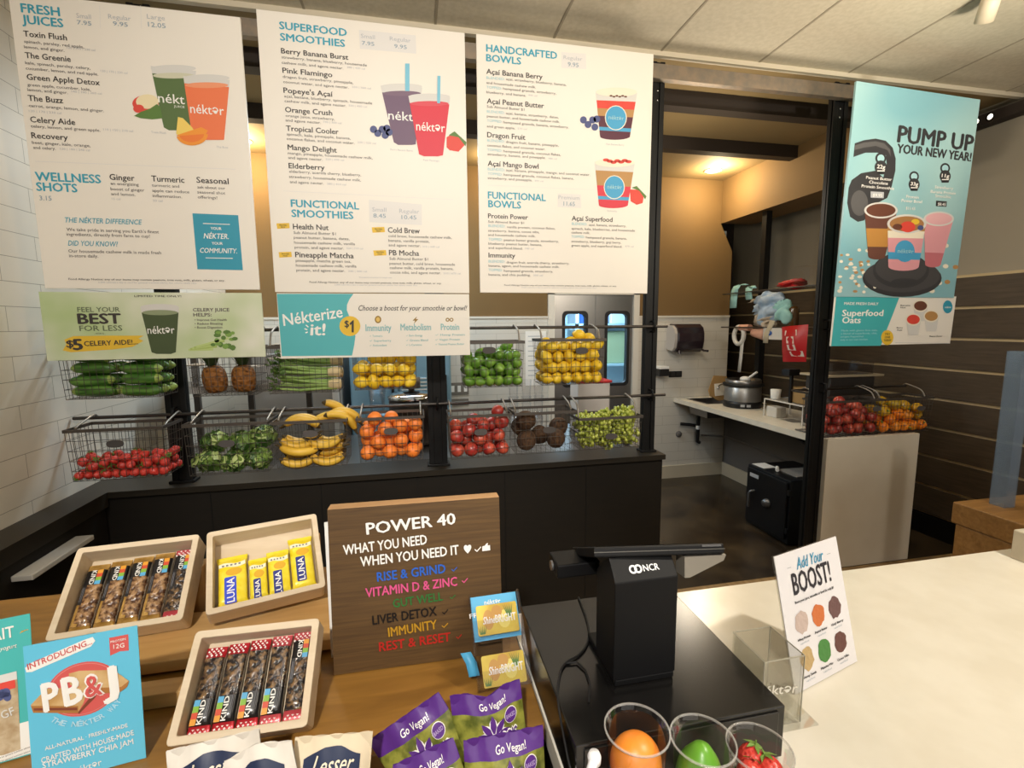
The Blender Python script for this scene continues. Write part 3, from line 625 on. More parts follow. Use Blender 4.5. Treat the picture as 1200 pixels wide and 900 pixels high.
def bowl_print(I, tl, tr, br, bl, cols, c0=.0005):
    L = lambda p, q, t: (p[0] + (q[0] - p[0]) * t, p[1] + (q[1] - p[1]) * t)
    ts = [0, .2, .38, .55, .80, .88, 1.0]
    for i in range(6):
        I.poly([L(tl, bl, ts[i]), L(tr, br, ts[i]), L(tr, br, ts[i + 1]), L(tl, bl, ts[i + 1])], cols[i], c0)
    cx = (tl[0] + tr[0]) / 2; w = (tr[0] - tl[0]) / 2
    I.ell(cx, (tl[1] + tr[1]) / 2, w, w * .22, cols[6], c0 + .0003); I.ell((bl[0] + br[0]) / 2, (bl[1] + br[1]) / 2, (br[0] - bl[0]) / 2, w * .16, cols[5], c0 + .0001)
    m = L(L(tl, tr, .52), L(bl, br, .5), .58); I.ell(m[0], m[1], w * .53, w * .6, creamI, c0 + .0005); I.ell(m[0], m[1], w * .49, w * .56, bandb, c0 + .0006)
    I.T('néktər', m[0] - w * .35, m[1] + 8, m[0] + w * .38, 24, tealL, .005, c=c0 + .0009)
bowl_print(I, (790, 385), (1033, 395), (990, 655), (815, 645), (cupg, redS, granola, acai, bandb, acai, creamI))
for k in range(6): I.ell(880 + k * 17, 412 + (k % 2) * 5, 9, 5, brown, .0012)
for p in ((718, 553), (745, 580), (772, 553), (797, 548), (785, 595)): I.ell(*p, 20, 21, blueb, .0011)
I.T('Açaí Banana Berry', 850, 698, 957, 10, inkL)
I = Ink(b, F, 540, 170, 5.)
I.line(158, 235, 780, 262, 2.5, boxf); I.T('FUNCTIONAL', 160, 313, 497, 40, teal, .035); I.T('BOWLS', 162, 364, 352, 40, teal, .035)
I.poly([(568, 283), (703, 290), (705, 370), (567, 363)], boxf, .0004); I.T('Premium', 572, 316, 695, 22, inkL); I.T('11.65', 602, 355, 668, 24, inkP, .01)
for s in (('Protein Power', 160, 428, 393), ('Immunity', 163, 658, 318), ('Açaí Superfood', 650, 442, 888)): I.T(*s, 27, ink, .022)
for s in (('BLENDED:', 162, 480, 260), ('TOPPED:', 162, 559, 243), ('BLENDED:', 163, 688, 258), ('TOPPED:', 163, 739, 243), ('BLENDED:', 650, 468, 740), ('TOPPED:', 648, 543, 725)): I.T(*s, 15, tealL, .015)
for s in (('Sub Almond Butter $1', 160, 455, 370), ('vanilla protein, coconut flakes,', 270, 486, 553), ('strawberry, banana, cocoa nibs,', 160, 507, 460), ('and housemade cashew milk.', 160, 532, 437), ('peanut butter granola, strawberry,', 253, 562, 573), ('blueberry, peanut butter, banana,', 162, 583, 475), ('and superfood blend.', 162, 608, 362),
          ('dragon fruit, acerola cherry, strawberry,', 268, 693, 635), ('banana, agave, and housemade cashew milk.', 163, 713, 577), ('hempseed granola, strawberry,', 253, 743, 540), ('banana, and chia pudding.', 163, 765, 408), ('açaí, banana, strawberry,', 750, 473, 968), ('spinach, kale, blueberries, and housemade', 648, 495, 1020), ('cashew milk.', 648, 518, 757),
          ('hempseed granola, banana,', 733, 547, 972), ('strawberry, blueberry, goji berry,', 648, 570, 938), ('green apple, and superfood blend.', 648, 594, 945)): I.T(*s, 13, inkS, .005)
for s in (('490 cal', 432, 214, 483), ('740 cal', 375, 611, 427), ('350 cal', 425, 768, 480), ('470 cal', 962, 598, 1012)): I.T(*s, 10, inkL)
I.T('Food Allergy Notice: any of our items may contain peanuts, tree nuts, milk, gluten, wheat, or soy.', 255, 824, 913, 8, inkS, .012); I.T('2,000 calories a day is used for general nutrition advice, but calorie needs vary.', 355, 837, 795, 6, inkL)
bowl_print(I, (785, 98), (1018, 110), (978, 355), (808, 348), (cupg, granola, granola, red, bandb, red, creamI), .001)
for k in range(7): I.ell(850 + k * 22, 88 + (k * 7) % 16, 18, 9, redS, .0022)
I.poly([(990, 260), (1040, 262), (1072, 300), (1065, 340), (1030, 350), (995, 330)], redS, .0008); I.poly([(1000, 250), (1030, 240), (1088, 300), (1080, 318), (1045, 268)], green, .0009)
I.T('Immunity', 858, 390, 915, 10, inkL)
b.obj('printing', t)

# --- new year poster and the strip under it
F = lean_frame(2.349, 2.3126, 1.844, 2.8, -1.5)
Pw, Ph = F.px(1149, 116)[0], F.px(1078, 106)[1]
t = thing('promotion_poster', 'pale blue poster reading PUMP UP YOUR NEW YEAR', 'poster', F.P(Pw / 2, 0))
pw = mat('poster_wash', '#7fb3bf', .35, col2='#aed3d3', scale=1.3, detail=1)
b = B(); b.fbox(F, 0, Pw, 0, Ph, -.012, 0, pw); b.obj('panel', t, bevel=.001)
for bx in (2.72, 3.1):
    b = B(); b.box(bx - .01, bx + .01, 2.35, 2.587, 2.96, 2.98, steelblk); b.obj('hanging_bracket', t)
b = B(); I = Ink(b, F, 960, 80, 5.); iron = mat('ink_iron', '#37373a', .5); ironL = mat('ink_iron_light', '#5b5a5b', .5)
I.T('PUMP UP', 458, 432, 895, 96, iron, .045, y1=486); I.T('YOUR NEW YEAR!', 455, 495, 886, 52, iron, .05, y1=546)
# big kettlebell at the left edge
I.poly([(208, 440), (260, 422), (330, 412), (390, 425), (430, 465), (448, 530), (446, 600), (425, 690), (398, 760), (340, 790), (262, 892), (225, 900), (180, 870), (164, 790), (172, 700), (190, 655), (245, 615), (330, 600), (375, 640), (395, 560), (390, 510), (340, 495), (270, 495), (200, 520)], iron)
I.poly([(208, 452), (260, 436), (330, 428), (380, 440), (415, 475), (420, 520), (400, 480), (330, 455), (262, 465), (205, 480)], ironL, .0007); I.ell(235, 790, 50, 75, ironL, .0007)
def kettle(x, y, s, wgt):
    I.ell(x, y - 40 * s, 32 * s, 34 * s, iron, .001); I.ell(x, y - 40 * s, 21 * s, 22 * s, tealL, .0012); I.ell(x, y + 12 * s, 36 * s, 40 * s, iron, .0014); I.poly([(x - 26 * s, y + 40 * s), (x + 26 * s, y + 40 * s), (x + 22 * s, y + 54 * s), (x - 22 * s, y + 54 * s)], iron, .0014)
    I.T(wgt, x - 24 * s, y + 18 * s, x + 24 * s, 22 * s, white, .03, c=.002); I.line(x - 22 * s, y + 34 * s, x + 22 * s, y + 34 * s, 6 * s, white, .002)
kettle(360, 568, 1., '22g'); kettle(555, 670, .9, '33g'); kettle(737, 622, .9, '11g')
for s in (('Peanut Butter', 272, 648, 424), ('Chocolate', 290, 675, 400), ('Protein Smoothie', 246, 698, 437), ('Protein', 507, 760, 580), ('Power Bowl', 480, 783, 600), ('Strawberry', 675, 704, 782), ('Banana Protein', 650, 730, 798), ('Smoothie', 677, 756, 770)): I.T(*s, 17, white, .015, c=.002)
I.poly([(300, 722), (378, 726), (376, 762), (300, 758)], inkL, .0016); I.T('$9.95', 312, 752, 366, 18, white, .01, c=.002); I.T('$11.65', 505, 828, 560, 16, white, .01, c=.002); I.poly([(684, 776), (746, 780), (744, 812), (682, 808)], iron, .0016); I.T('$8.45', 692, 804, 738, 17, white, .01, c=.002)
I = Ink(b, F, 960, 240, 5.)
for k in range(46):
    x, y = RR.uniform(118, 330), RR.uniform(262, 520)
    if x < 300 - (y - 262) * .1 or y > 470: I.ell(x, y, RR.uniform(9, 15), RR.uniform(7, 11), creamI if k % 3 else granola, .0006 + k * 1e-5, 8)
for p in ((742, 240), (740, 360), (798, 365), (750, 452), (703, 458), (660, 505)): I.ell(*p, 17, 13, granola if p[0] > 745 else creamI, .0007, 9)
I.ell(485, 430, 232, 110, iron, .001, 28); I.ell(485, 415, 222, 98, mat('ink_iron_mid', '#474648', .5), .0012, 28); I.ell(478, 385, 165, 104, iron, .0014, 28); I.ell(478, 372, 150, 88, mat('ink_iron_mid', '#474648', .5), .0016, 28); I.ell(500, 452, 80, 22, iron, .0018)
choc = mat('ink_chocolate', '#6b4438', .5); caramel = mat('ink_caramel', '#c08a45', .5)
def pcup(tl, tr, br, bl, bands, top, c0):
    L = lambda p, q, t: (p[0] + (q[0] - p[0]) * t, p[1] + (q[1] - p[1]) * t)
    for i in range(len(bands) - 1): pass
    ts = [k / len(bands) for k in range(len(bands) + 1)]
    for i, M in enumerate(bands): I.poly([L(tl, bl, ts[i]), L(tr, br, ts[i]), L(tr, br, ts[i + 1]), L(tl, bl, ts[i + 1])], M, c0)
    w = (tr[0] - tl[0]) / 2; cx = (tl[0] + tr[0]) / 2; cy = (tl[1] + tr[1]) / 2
    I.ell(cx, cy, w * 1.03, w * .5, cupg, c0 + .0002, 26); I.ell(cx, cy, w * .9, w * .4, top, c0 + .0003, 26); I.ell((bl[0] + br[0]) / 2, (bl[1] + br[1]) / 2, (br[0] - bl[0]) / 2, w * .22, bands[-1], c0 + .0001)
pcup((264, 30), (455, 35), (385, 300), (285, 300), (choc, choc, caramel, caramel, choc), brown, .002)
pcup((612, 80), (785, 85), (710, 350), (618, 345), (pinkI, pinkI, pinkI, mat('ink_rose', '#c8737c', .5)), mat('ink_rose_froth', '#e7b3b8', .5), .002)
pcup((398, 110), (622, 115), (580, 365), (402, 360), (granola, creamI, pinkI, pinkI, bandb, pinkI), mat('ink_topping', '#a9794a', .5), .003)
I.ell(515, 130, 45, 32, redS, .0036); I.ell(590, 135, 18, 15, blueb, .0037); I.ell(455, 130, 28, 18, brown, .0036); I.ell(560, 100, 24, 16, yel, .0035)
I.ell(498, 272, 58, 64, bandb, .0036); I.T('néktər', 455, 282, 548, 24, tealL, .01, c=.004)
b.obj('printing', t)
F2 = lean_frame(*F.P(-.012, -.30, -.004), 2.8, -1.5); p = F2.px(1113, 405)
Ink0 = Ink(B(), F2, 960, 240, 5.); p0, p1, p2 = Ink0.q(102, 535), Ink0.q(765, 825), Ink0.q(68, 828)
F2 = lean_frame(*F2.P(p2[0], p2[1]), 2.8, -1.5)
Ink0 = Ink(B(), F2, 960, 240, 5.); p0, p1 = Ink0.q(102, 530), Ink0.q(765, 826)
t = thing('promotion_poster', 'teal strip sign reading Superfood Oats under the new year poster', 'poster', F2.P(p1[0] / 2, 0))
b = B(); b.fbox(F2, 0, p1[0], 0, p0[1], -.01, 0, white_board); b.obj('panel', t, bevel=.001)
b = B(); I = Ink(b, F2, 960, 240, 5.)
I.poly([(100, 535), (468, 545), (432, 640), (400, 720), (360, 826), (70, 828)], mat('ink_sea', '#45b0b5', .5))
I.T('MADE FRESH DAILY', 145, 586, 345, 16, white, .02, y1=588, c=.001); I.T('Superfood', 133, 652, 372, 36, white, .03, c=.001); I.T('Oats', 133, 694, 240, 36, white, .03, c=.001)
for i, s in enumerate((('Made with gluten free oats,', 128, 742, 340), ('a blend of superfoods, chia,', 126, 760, 338), ('and agave. Prepared fresh', 123, 778, 258), ('daily in our own kitchen.', 122, 796, 285))): I.T(*s, 10, tealL, .01, c=.001)
I.ell(398, 778, 36, 44, yel, .001); I.T('TRY', 382, 764, 414, 12, ink, .01, c=.0014); I.T('ONE', 382, 782, 414, 12, ink, .01, c=.0014); I.T('TODAY', 376, 800, 420, 12, ink, .01, c=.0014)
I.ell(752, 598, 28, 38, mat('ink_square_teal', '#3599b4'), .001); I.T('néktər', 735, 606, 772, 12, white, .01, c=.0014)
for x, y, top in ((592, 592, brown), (655, 652, granola), (550, 672, redS)):
    I.poly([(x - 42, y + 5), (x + 44, y + 5), (x + 30, y + 90), (x - 28, y + 90)], cupg, .0008 + (y - 590) * 4e-6); I.ell(x, y, 44, 36, creamI, .0014); I.ell(x, y, 38, 28, top, .0017)
I.T('Banana', 475, 593, 532, 8, ink, .01); I.T('Nut', 475, 606, 505, 8, ink, .01); I.T('Berry', 453, 724, 488, 8, ink, .01); I.T('Açaí', 453, 738, 485, 8, ink, .01); I.T('Peanut Butter', 645, 774, 720, 8, ink, .01); I.line(445, 808, 765, 812, 2, inkL)
b.obj('printing', t)
# ------------------------------------------------------------------ wire baskets on the rails
wire = mat('basket_wire', '#5a544d', .45, .6); rimm = mat('basket_rim', '#57504a', .45, .5); hookm = mat('basket_hook', '#8f887e', .4, .6); tagm = mat('chalk_tag', '#4c4745', .7)
BY0, BY1 = 2.41, 2.595
def basket(x0, x1, z0, z1, lab, rail, tagx=.5, tagz=.62, tagon=True, dy=0.):
    y0, y1 = BY0 + dy, BY1 + dy; t = thing('wire_basket', lab, 'basket', ((x0 + x1) / 2, (y0 + y1) / 2, z0))
    b = B(); r = .0012
    ins = .008
    def corner(k, z):
        s = ins * (1 - (z - z0) / (z1 - z0)); return [(x0 + s, y0 + s, z), (x1 - s, y0 + s, z), (x1 - s, y1 - s, z), (x0 + s, y1 - s, z)][k]
    nz = 5
    for i in range(nz):
        z = z0 + (z1 - z0) * i / nz
        b.tube([corner(k, z) for k in range(4)], r * 1.3, wire, 4, closed=True)
    nx = max(6, round((x1 - x0) / .028))
    for i in range(nx + 1):
        a = i / nx
        p = lambda k, j, z: tuple(Vector(corner(k, z)).lerp(Vector(corner(j, z)), a))
        b.tube([p(0, 1, z1), p(0, 1, z0), p(3, 2, z0), p(3, 2, z1)], r, wire, 4)
    for i in range(1, 7):
        a = i / 7; p = lambda k, j, z: tuple(Vector(corner(k, z)).lerp(Vector(corner(j, z)), a))
        b.tube([p(0, 3, z1), p(0, 3, z0), p(1, 2, z0), p(1, 2, z1)], r, wire, 4)
    b.obj('wire_mesh', t)
    b = B(); w = .005
    b.box(x0 - w, x1 + w, y0 - w, y0 + .001, z1 - .007, z1 + .007, rimm); b.box(x0 - w, x1 + w, y1 - .001, y1 + w, z1 - .007, z1 + .007, rimm)
    b.box(x0 - w, x0 + .001, y0, y1, z1 - .007, z1 + .007, rimm); b.box(x1 - .001, x1 + w, y0, y1, z1 - .007, z1 + .007, rimm)
    b.obj('rim', t)
    for x in (x0 + .012, x1 - .012):
        b = B(); P = [(x, y0 + .05, z1 + .002), (x, y0 + .075, rail - .012), (x, 2.575 + dy, rail + .012), (x, 2.606 + dy, rail + .017), (x, 2.622 + dy, rail + .004)]
        pts = []
        for i in range(len(P) - 1):
            for k in range(4): pts.append(Vector(P[i]).lerp(Vector(P[i + 1]), k / 4))
        pts.append(Vector(P[-1]))
        for _ in range(2): pts = [pts[0]] + [(pts[i - 1] + pts[i] * 2 + pts[i + 1]) / 4 for i in range(1, len(pts) - 1)] + [pts[-1]]
        b.tube(pts, .005, hookm, 6, flat=1.); b.obj('hook', t)
    if tagon:
        F = Frame(((x0 + x1) / 2 - .03, y0 - .004, z0 + (z1 - z0) * tagz), (1, 0, 0), (0, 0, 1)); c = (x1 - x0) * (tagx - .5)
        b = B(); b.prism(F, [(c + .03 + .034 * math.copysign(abs(math.cos(a)) ** .7, math.cos(a)), .0 + .017 * math.copysign(abs(math.sin(a)) ** .8, math.sin(a))) for a in [2 * math.pi * k / 20 for k in range(20)]], -.002, .002, tagm); b.obj('tag', t)
    return t
ZB, ZT = 1.25, 1.605
BK = {}; DY = {}
def mk(key, px0, px1, ym, zb, zt, lab, rail, **k):
    yy = BY0 + k.get('dy', 0.); a, c = onY(px0, ym, yy).x, onY(px1, ym, yy).x
    BK[key] = (a, c, zb, zt); DY[key] = k.get('dy', 0.); basket(a, c, zb, zt, lab, rail, **k)
mk('straw', 78, 193, 530, 1.02, 1.25, 'wire basket of strawberries by the tiled wall', 1.275, tagz=.72)
mk('lett', 217, 315, 530, 1.012, 1.25, 'wire basket of green leaf lettuce on the bottom rail', 1.275, tagz=.62)
mk('ban', 321, 407, 520, 1.02, 1.245, 'wire basket of bananas on the bottom rail', 1.275, tagz=.74)
mk('ora', 419, 497, 515, 1.025, 1.245, 'wire basket of oranges on the bottom rail', 1.275, tagz=.70)
mk('app', 527, 599, 512, 1.012, 1.235, 'wire basket of red apples on the bottom rail, right of the middle post', 1.275, tagz=.62)
mk('coc', 604, 675, 510, 1.015, 1.235, 'wire basket of brown coconuts on the bottom rail', 1.275, tagz=.58, tagx=.55)
mk('gra', 679, 752, 510, 1.02, 1.19, 'wire basket of green grapes at the end of the bottom rail', 1.275, tagz=.4)
mk('cuc', 70, 186, 440, 1.39, 1.605, 'wire basket of cucumbers under the celery juice sign', 1.685, tagon=False)
mk('pin', 221, 301, 440, 1.385, 1.605, 'wire basket holding two pineapples on the top rail', 1.685, tagon=False)
mk('cel', 312, 398, 440, 1.385, 1.605, 'wire basket of celery on the top rail', 1.685, tagon=False)
mk('lem', 413, 489, 440, 1.39, 1.605, 'wire basket of lemons left of the middle post on the top rail', 1.685, tagon=False)
mk('lim', 543, 614, 425, 1.382, 1.612, 'wire basket of green limes on the top rail', 1.685, tagz=.83, tagx=.42)
mk('lem2', 635, 709, 425, 1.382, 1.618, 'wire basket heaped with lemons at the right end of the top rail', 1.685, tagz=.76, tagx=.62)
mk('app2', 966, 1033, 485, .925, 1.165, 'wire basket of red apples over the white counter end', 1.225, tagz=.75, tagx=.9, dy=.27)
mk('pea', 1036, 1092, 485, .925, 1.165, 'wire basket of yellow and orange peppers over the white counter end', 1.225, tagz=.7, tagx=.75, dy=.27)

# ------------------------------------------------------------------ produce
def pack(n, r, key, seed, top=None, it=260, pad=.004, lift=.0):
    x0, x1, z0, z1 = BK[key]; g = np.random.default_rng(seed); lo = np.array([x0 + pad + r, BY0 + DY[key] + pad + r, z0 + .002 + r]); hi = np.array([x1 - pad - r, BY1 + DY[key] - pad - r, 9.])
    p = np.stack([g.uniform(lo[0], hi[0], n), g.uniform(lo[1], hi[1], n), lo[2] + np.linspace(0, .35, n) + g.uniform(0, .02, n)], 1)
    for k in range(it):
        if k < it * .75: p[:, 2] -= .0045 * (1 - k / it)
        for _ in range(3):
            d = p[:, None] - p[None]; D = np.sqrt((d ** 2).sum(-1)) + 1e-9; ov = np.clip(2 * r - D, 0, None); np.fill_diagonal(ov, 0)
            p += (d / D[..., None] * (ov * .42)[..., None]).sum(1); p = np.clip(p, lo, hi)
    return p
def rot(): return Euler((R.uniform(0, 6.3), R.uniform(0, 6.3), R.uniform(0, 6.3)))
def heap(proto, pts, lab, cat, group, rots=None, s=(.96, 1.03), labels=None):
    for i, p in enumerate(pts):
        o = proto if i == 0 else copy_tree(proto)
        k = R.uniform(*s); o.location = p; o.rotation_euler = rots(i) if rots else rot(); o.scale = (k, k, k)
        tag(o, lab if not labels else labels(i, p), cat, group)
# oranges
orm = mat('orange_peel', '#e8792a', .5, col2='#f08a3a', scale=5, bump=.12); b = B(); b.ball((0, 0, 0), .0375, .0375, .036, orm, 20, 14, fn=lambda p: p * (1 - .07 * max(0, abs(p.z) - .9) / .1))
o = b.obj('orange', origin=(0, 0, 0)); heap(o, pack(25, .0375, 'ora', 2), 'round orange heaped in the wire basket left of the middle post', 'orange', 'oranges in the basket on the bottom rail')
# apples
def apple_fn(p):
    r = math.hypot(p.x, p.y); z = p.z
    z2 = z * .92 + .10 * z - (.26 * math.exp(-(r / .33) ** 2) if z > 0 else -.16 * math.exp(-(r / .28) ** 2)); k = 1 + .07 * z
    return Vector((p.x * k, p.y * k, z2))
apm = mat('apple_skin', '#8f1f22', .3, col2='#c4553f', scale=4, stretch=(3, 3, .7), coat=.3); stemm = mat('stem_brown', '#5a4326', .7); leafg = mat('calyx_green', '#6f8f3c', .6)
b = B(); b.ball((0, 0, 0), .037, .037, .035, apm, 20, 14, fn=apple_fn); o = b.obj('apple', origin=(0, 0, 0))
b = B(); b.tube([(0, 0, .020), (.002, 0, .033), (.005, 0, .042)], .0016, stemm, 5); s_ = b.obj('stem'); s_.location = (0, 0, 0); s_.parent = o
for v in s_.data.vertices: v.co.z += .020
o2 = copy_tree(o)
heap(o, pack(27, .0365, 'app', 5), 'red apple heaped in the wire basket right of the middle post', 'apple', 'apples in the basket by the middle post')
heap(o2, pack(36, .0375, 'app2', 6), 'red apple heaped in the wire basket over the white counter end', 'apple', 'apples over the white counter end')
# yellow and orange peppers
def pep_fn(p):
    w = math.atan2(p.y, p.x); k = 1 + .09 * math.cos(4 * w) * (1 - p.z * p.z) ; z = p.z - .25 * math.exp(-((math.hypot(p.x, p.y)) / .35) ** 2) * (1 if p.z > 0 else -.4)
    return Vector((p.x * k, p.y * k, z))
pps = []
for nm, c1, c2 in (('pepper_orange', '#ef7d1e', '#f29a33'), ('pepper_yellow', '#d9a01f', '#b5962c')):
    b = B(); b.ball((0, 0, 0), .037, .037, .041, mat(nm, c1, .25, col2=c2, scale=6, coat=.4), 24, 14, fn=pep_fn); o = b.obj('bell_pepper', origin=(0, 0, 0))
    b = B(); b.tube([(0, 0, .028), (.002, 0, .042), (.006, 0, .050)], [.006, .004, .0045], leafg, 6); s_ = b.obj('stem'); s_.location = (0, 0, 0); s_.parent = o
    for v in s_.data.vertices: v.co.z += .028
    pps.append(o)
P = pack(31, .0375, 'pea', 8)
heap(pps[0], P[:20], 'orange bell pepper in the wire basket over the white counter end', 'bell pepper', 'orange peppers over the white counter end')
heap(pps[1], P[20:], 'yellow bell pepper in the wire basket over the white counter end', 'bell pepper', 'yellow peppers over the white counter end')
# lemons, limes
def lem_fn(p): z = p.z; return Vector((p.x, p.y, z + .16 * math.copysign(max(0, abs(z) - .8) / .2, z)))
lm = mat('lemon_peel', '#e2b81e', .42, col2='#edc935', scale=6, bump=.1)
b = B(); b.ball((0, 0, 0), .031, .031, .036, lm, 18, 14, fn=lem_fn); o = b.obj('lemon', origin=(0, 0, 0)); o2 = copy_tree(o)
heap(o, pack(30, .0322, 'lem', 11), 'lemon in the top wire basket left of the middle post', 'lemon', 'lemons left of the middle post')
heap(o2, pack(62, .0315, 'lem2', 12), 'lemon heaped in the top wire basket in front of the steel doors', 'lemon', 'lemons in the basket in front of the steel doors')
b = B(); b.ball((0, 0, 0), .0265, .0265, .0305, mat('lime_peel', '#4a7a22', .35, col2='#84ad42', scale=9, bump=.08), 18, 14, fn=lem_fn); o = b.obj('lime', origin=(0, 0, 0))
heap(o, pack(64, .0273, 'lim', 13), 'green lime heaped in the top wire basket right of the middle post', 'lime', 'limes in the top basket')
# coconuts
b = B(); b.ball((0, 0, 0), .053, .053, .056, mat('coconut_husk', '#3a2619', .9, col2='#5c4028', scale=10, stretch=(8, 8, 1), bump=.8), 20, 14, fn=lambda p: p * (1 + .03 * math.sin(7 * p.x + 3 * p.y))); o = b.obj('coconut', origin=(0, 0, 0))
x0, x1, z0, z1 = BK['coc']
heap(o, [(x0 + .075, BY0 + .064, z0 + .062), (x1 - .095, BY0 + .064, z0 + .062), (x0 + .058, BY1 - .062, z0 + .128), (x0 + .165, BY1 - .062, z0 + .075), (x1 - .062, BY1 - .062, z0 + .115), (x0 + .072, BY0 + .066, z0 + .172)], '', 'coconut', 'coconuts in the bottom basket',
     labels=lambda i, p: ('brown coconut at the front left of its basket, resting on the wires', 'brown coconut at the front right of its basket, resting on the wires', 'brown coconut half hidden at the back left of its basket', 'brown coconut behind the grey tag of its basket', 'brown coconut at the back right of its basket beside the grapes', 'topmost brown coconut at the left of its basket beside the apples')[i])
# strawberries
def str_fn(p): z = p.z; k = (1.02 - .0 * z) * (1 - .42 * max(0, -z) ** 1.3) ; return Vector((p.x * k, p.y * k, z * 1.0))
b = B(); b.ball((0, 0, 0), .0195, .0195, .0235, mat('strawberry_skin', '#b41f22', .35, col2='#d8453a', kind='voronoi', scale=160, bump=.25, lo=.0, hi=.5), 14, 10, fn=str_fn); o = b.obj('strawberry', origin=(0, 0, 0))
b = B()
for k in range(6):
    a = k * math.pi / 3; d = Vector((math.cos(a), math.sin(a), 0)); e = Vector((-d.y, d.x, 0))
    b.add([Vector((0, 0, .0245)), d * .008 + e * .004 + Vector((0, 0, .0245)), d * .018 + Vector((0, 0, .020)), d * .008 - e * .004 + Vector((0, 0, .0245))], [(0, 1, 2, 3)], leafg)
b.tube([(0, 0, .023), (0, .001, .031)], .0012, leafg, 5); s_ = b.obj('calyx'); s_.location = (0, 0, 0); s_.parent = o
for v in s_.data.vertices: v.co.z += min(q[2] for q in b.v)
heap(o, pack(96, .0200, 'straw', 15, it=200), 'red strawberry heaped in the bottom wire basket by the tiled wall', 'strawberry', 'strawberries in the basket by the tiled wall')
# cucumbers
cu = mat('cucumber_skin', '#35611f', .35, col2='#648f3c', scale=9, stretch=(1, 5, 5), bump=.1); cut = mat('cucumber_tip', '#93a850', .45)
b = B(); n = 16; pts = [(-.088 + .176 * k / n, 0, .006 * math.sin(math.pi * k / n)) for k in range(n + 1)]; rr_ = [.026 * max(.12, (1 - abs(2 * k / n - 1) ** 5)) ** .6 for k in range(n + 1)]
b.tube(pts[:3], rr_[:3], cut, 14); b.tube(pts[2:-1], rr_[2:-1], cu, 14, caps=False); b.tube(pts[-2:], rr_[-2:], cu, 14)
o = b.obj('cucumber', origin=(0, 0, 0)); x0, x1, z0, z1 = BK['cuc']; P = []; A = []
for l in range(4):
    for j in range(3):
        for i in range(2):
            P.append((x0 + .105 + i * .187 + R.uniform(-.008, .008), BY0 + .034 + j * .056, z0 + .03 + l * .051)); A.append((R.uniform(0, 6), R.uniform(-.07, .07), R.uniform(-.14, .14) + (math.pi if R.random() < .5 else 0)))
heap(o, P, 'dark green cucumber stacked in the top wire basket by the tiled wall', 'cucumber', 'cucumbers in the top basket', rots=lambda i: Euler(A[i]), s=(.95, 1.))
# pineapples
pim = mat('pineapple_rind', '#4f2c12', .7, col2='#8f5a22', kind='voronoi', scale=52, bump=.9, lo=.05, hi=.5); pil = mat('pineapple_leaf', '#2c3f1e', .55, col2='#4e6330', scale=12)
x0, x1, z0, z1 = BK['pin']
for i, (px_, tilt, lab) in enumerate(((x0 + .085, .12, 'left of the two pineapples, leaning, in the top wire basket'), (x1 - .080, -.03, 'right of the two pineapples, upright, in the top wire basket'))):
    t = thing('pineapple', lab, 'pineapple', (px_, (BY0 + BY1) / 2 - .012, z0 + .006)); t['group'] = 'pineapples in the top basket'; del t['group']
    c = Vector(t.location); ax = Vector((-tilt if i == 0 else tilt, 0, 1)).normalized()
    b = B(); b.lathe([(.015, 0), (.036, .005), (.048, .025), (.053, .058), (.052, .085), (.046, .108), (.034, .124), (.016, .13)], c, pim, 22, axis=ax); b.obj('body', t)
    b = B(); q = ax.to_track_quat('Z', 'Y')
    for k in range(26):
        a = k * 2.4; h = .05 + .10 * (1 - k / 30); sp = .012 + .055 * k / 26; w = .009
        d = Vector((math.cos(a), math.sin(a), 0)); e = Vector((-d.y, d.x, 0)); base = Vector((0, 0, .124)) + d * .012
        mid = base + d * sp * .5 + Vector((0, 0, h * .6)); tip = base + d * sp * 1.25 + Vector((0, 0, h))
        b.add([c + q @ v for v in (base + e * w, base - e * w, mid - e * w * .8, mid + e * w * .8, tip)], [(0, 1, 2, 3), (3, 2, 4)], pil)
    b.obj('crown', t)
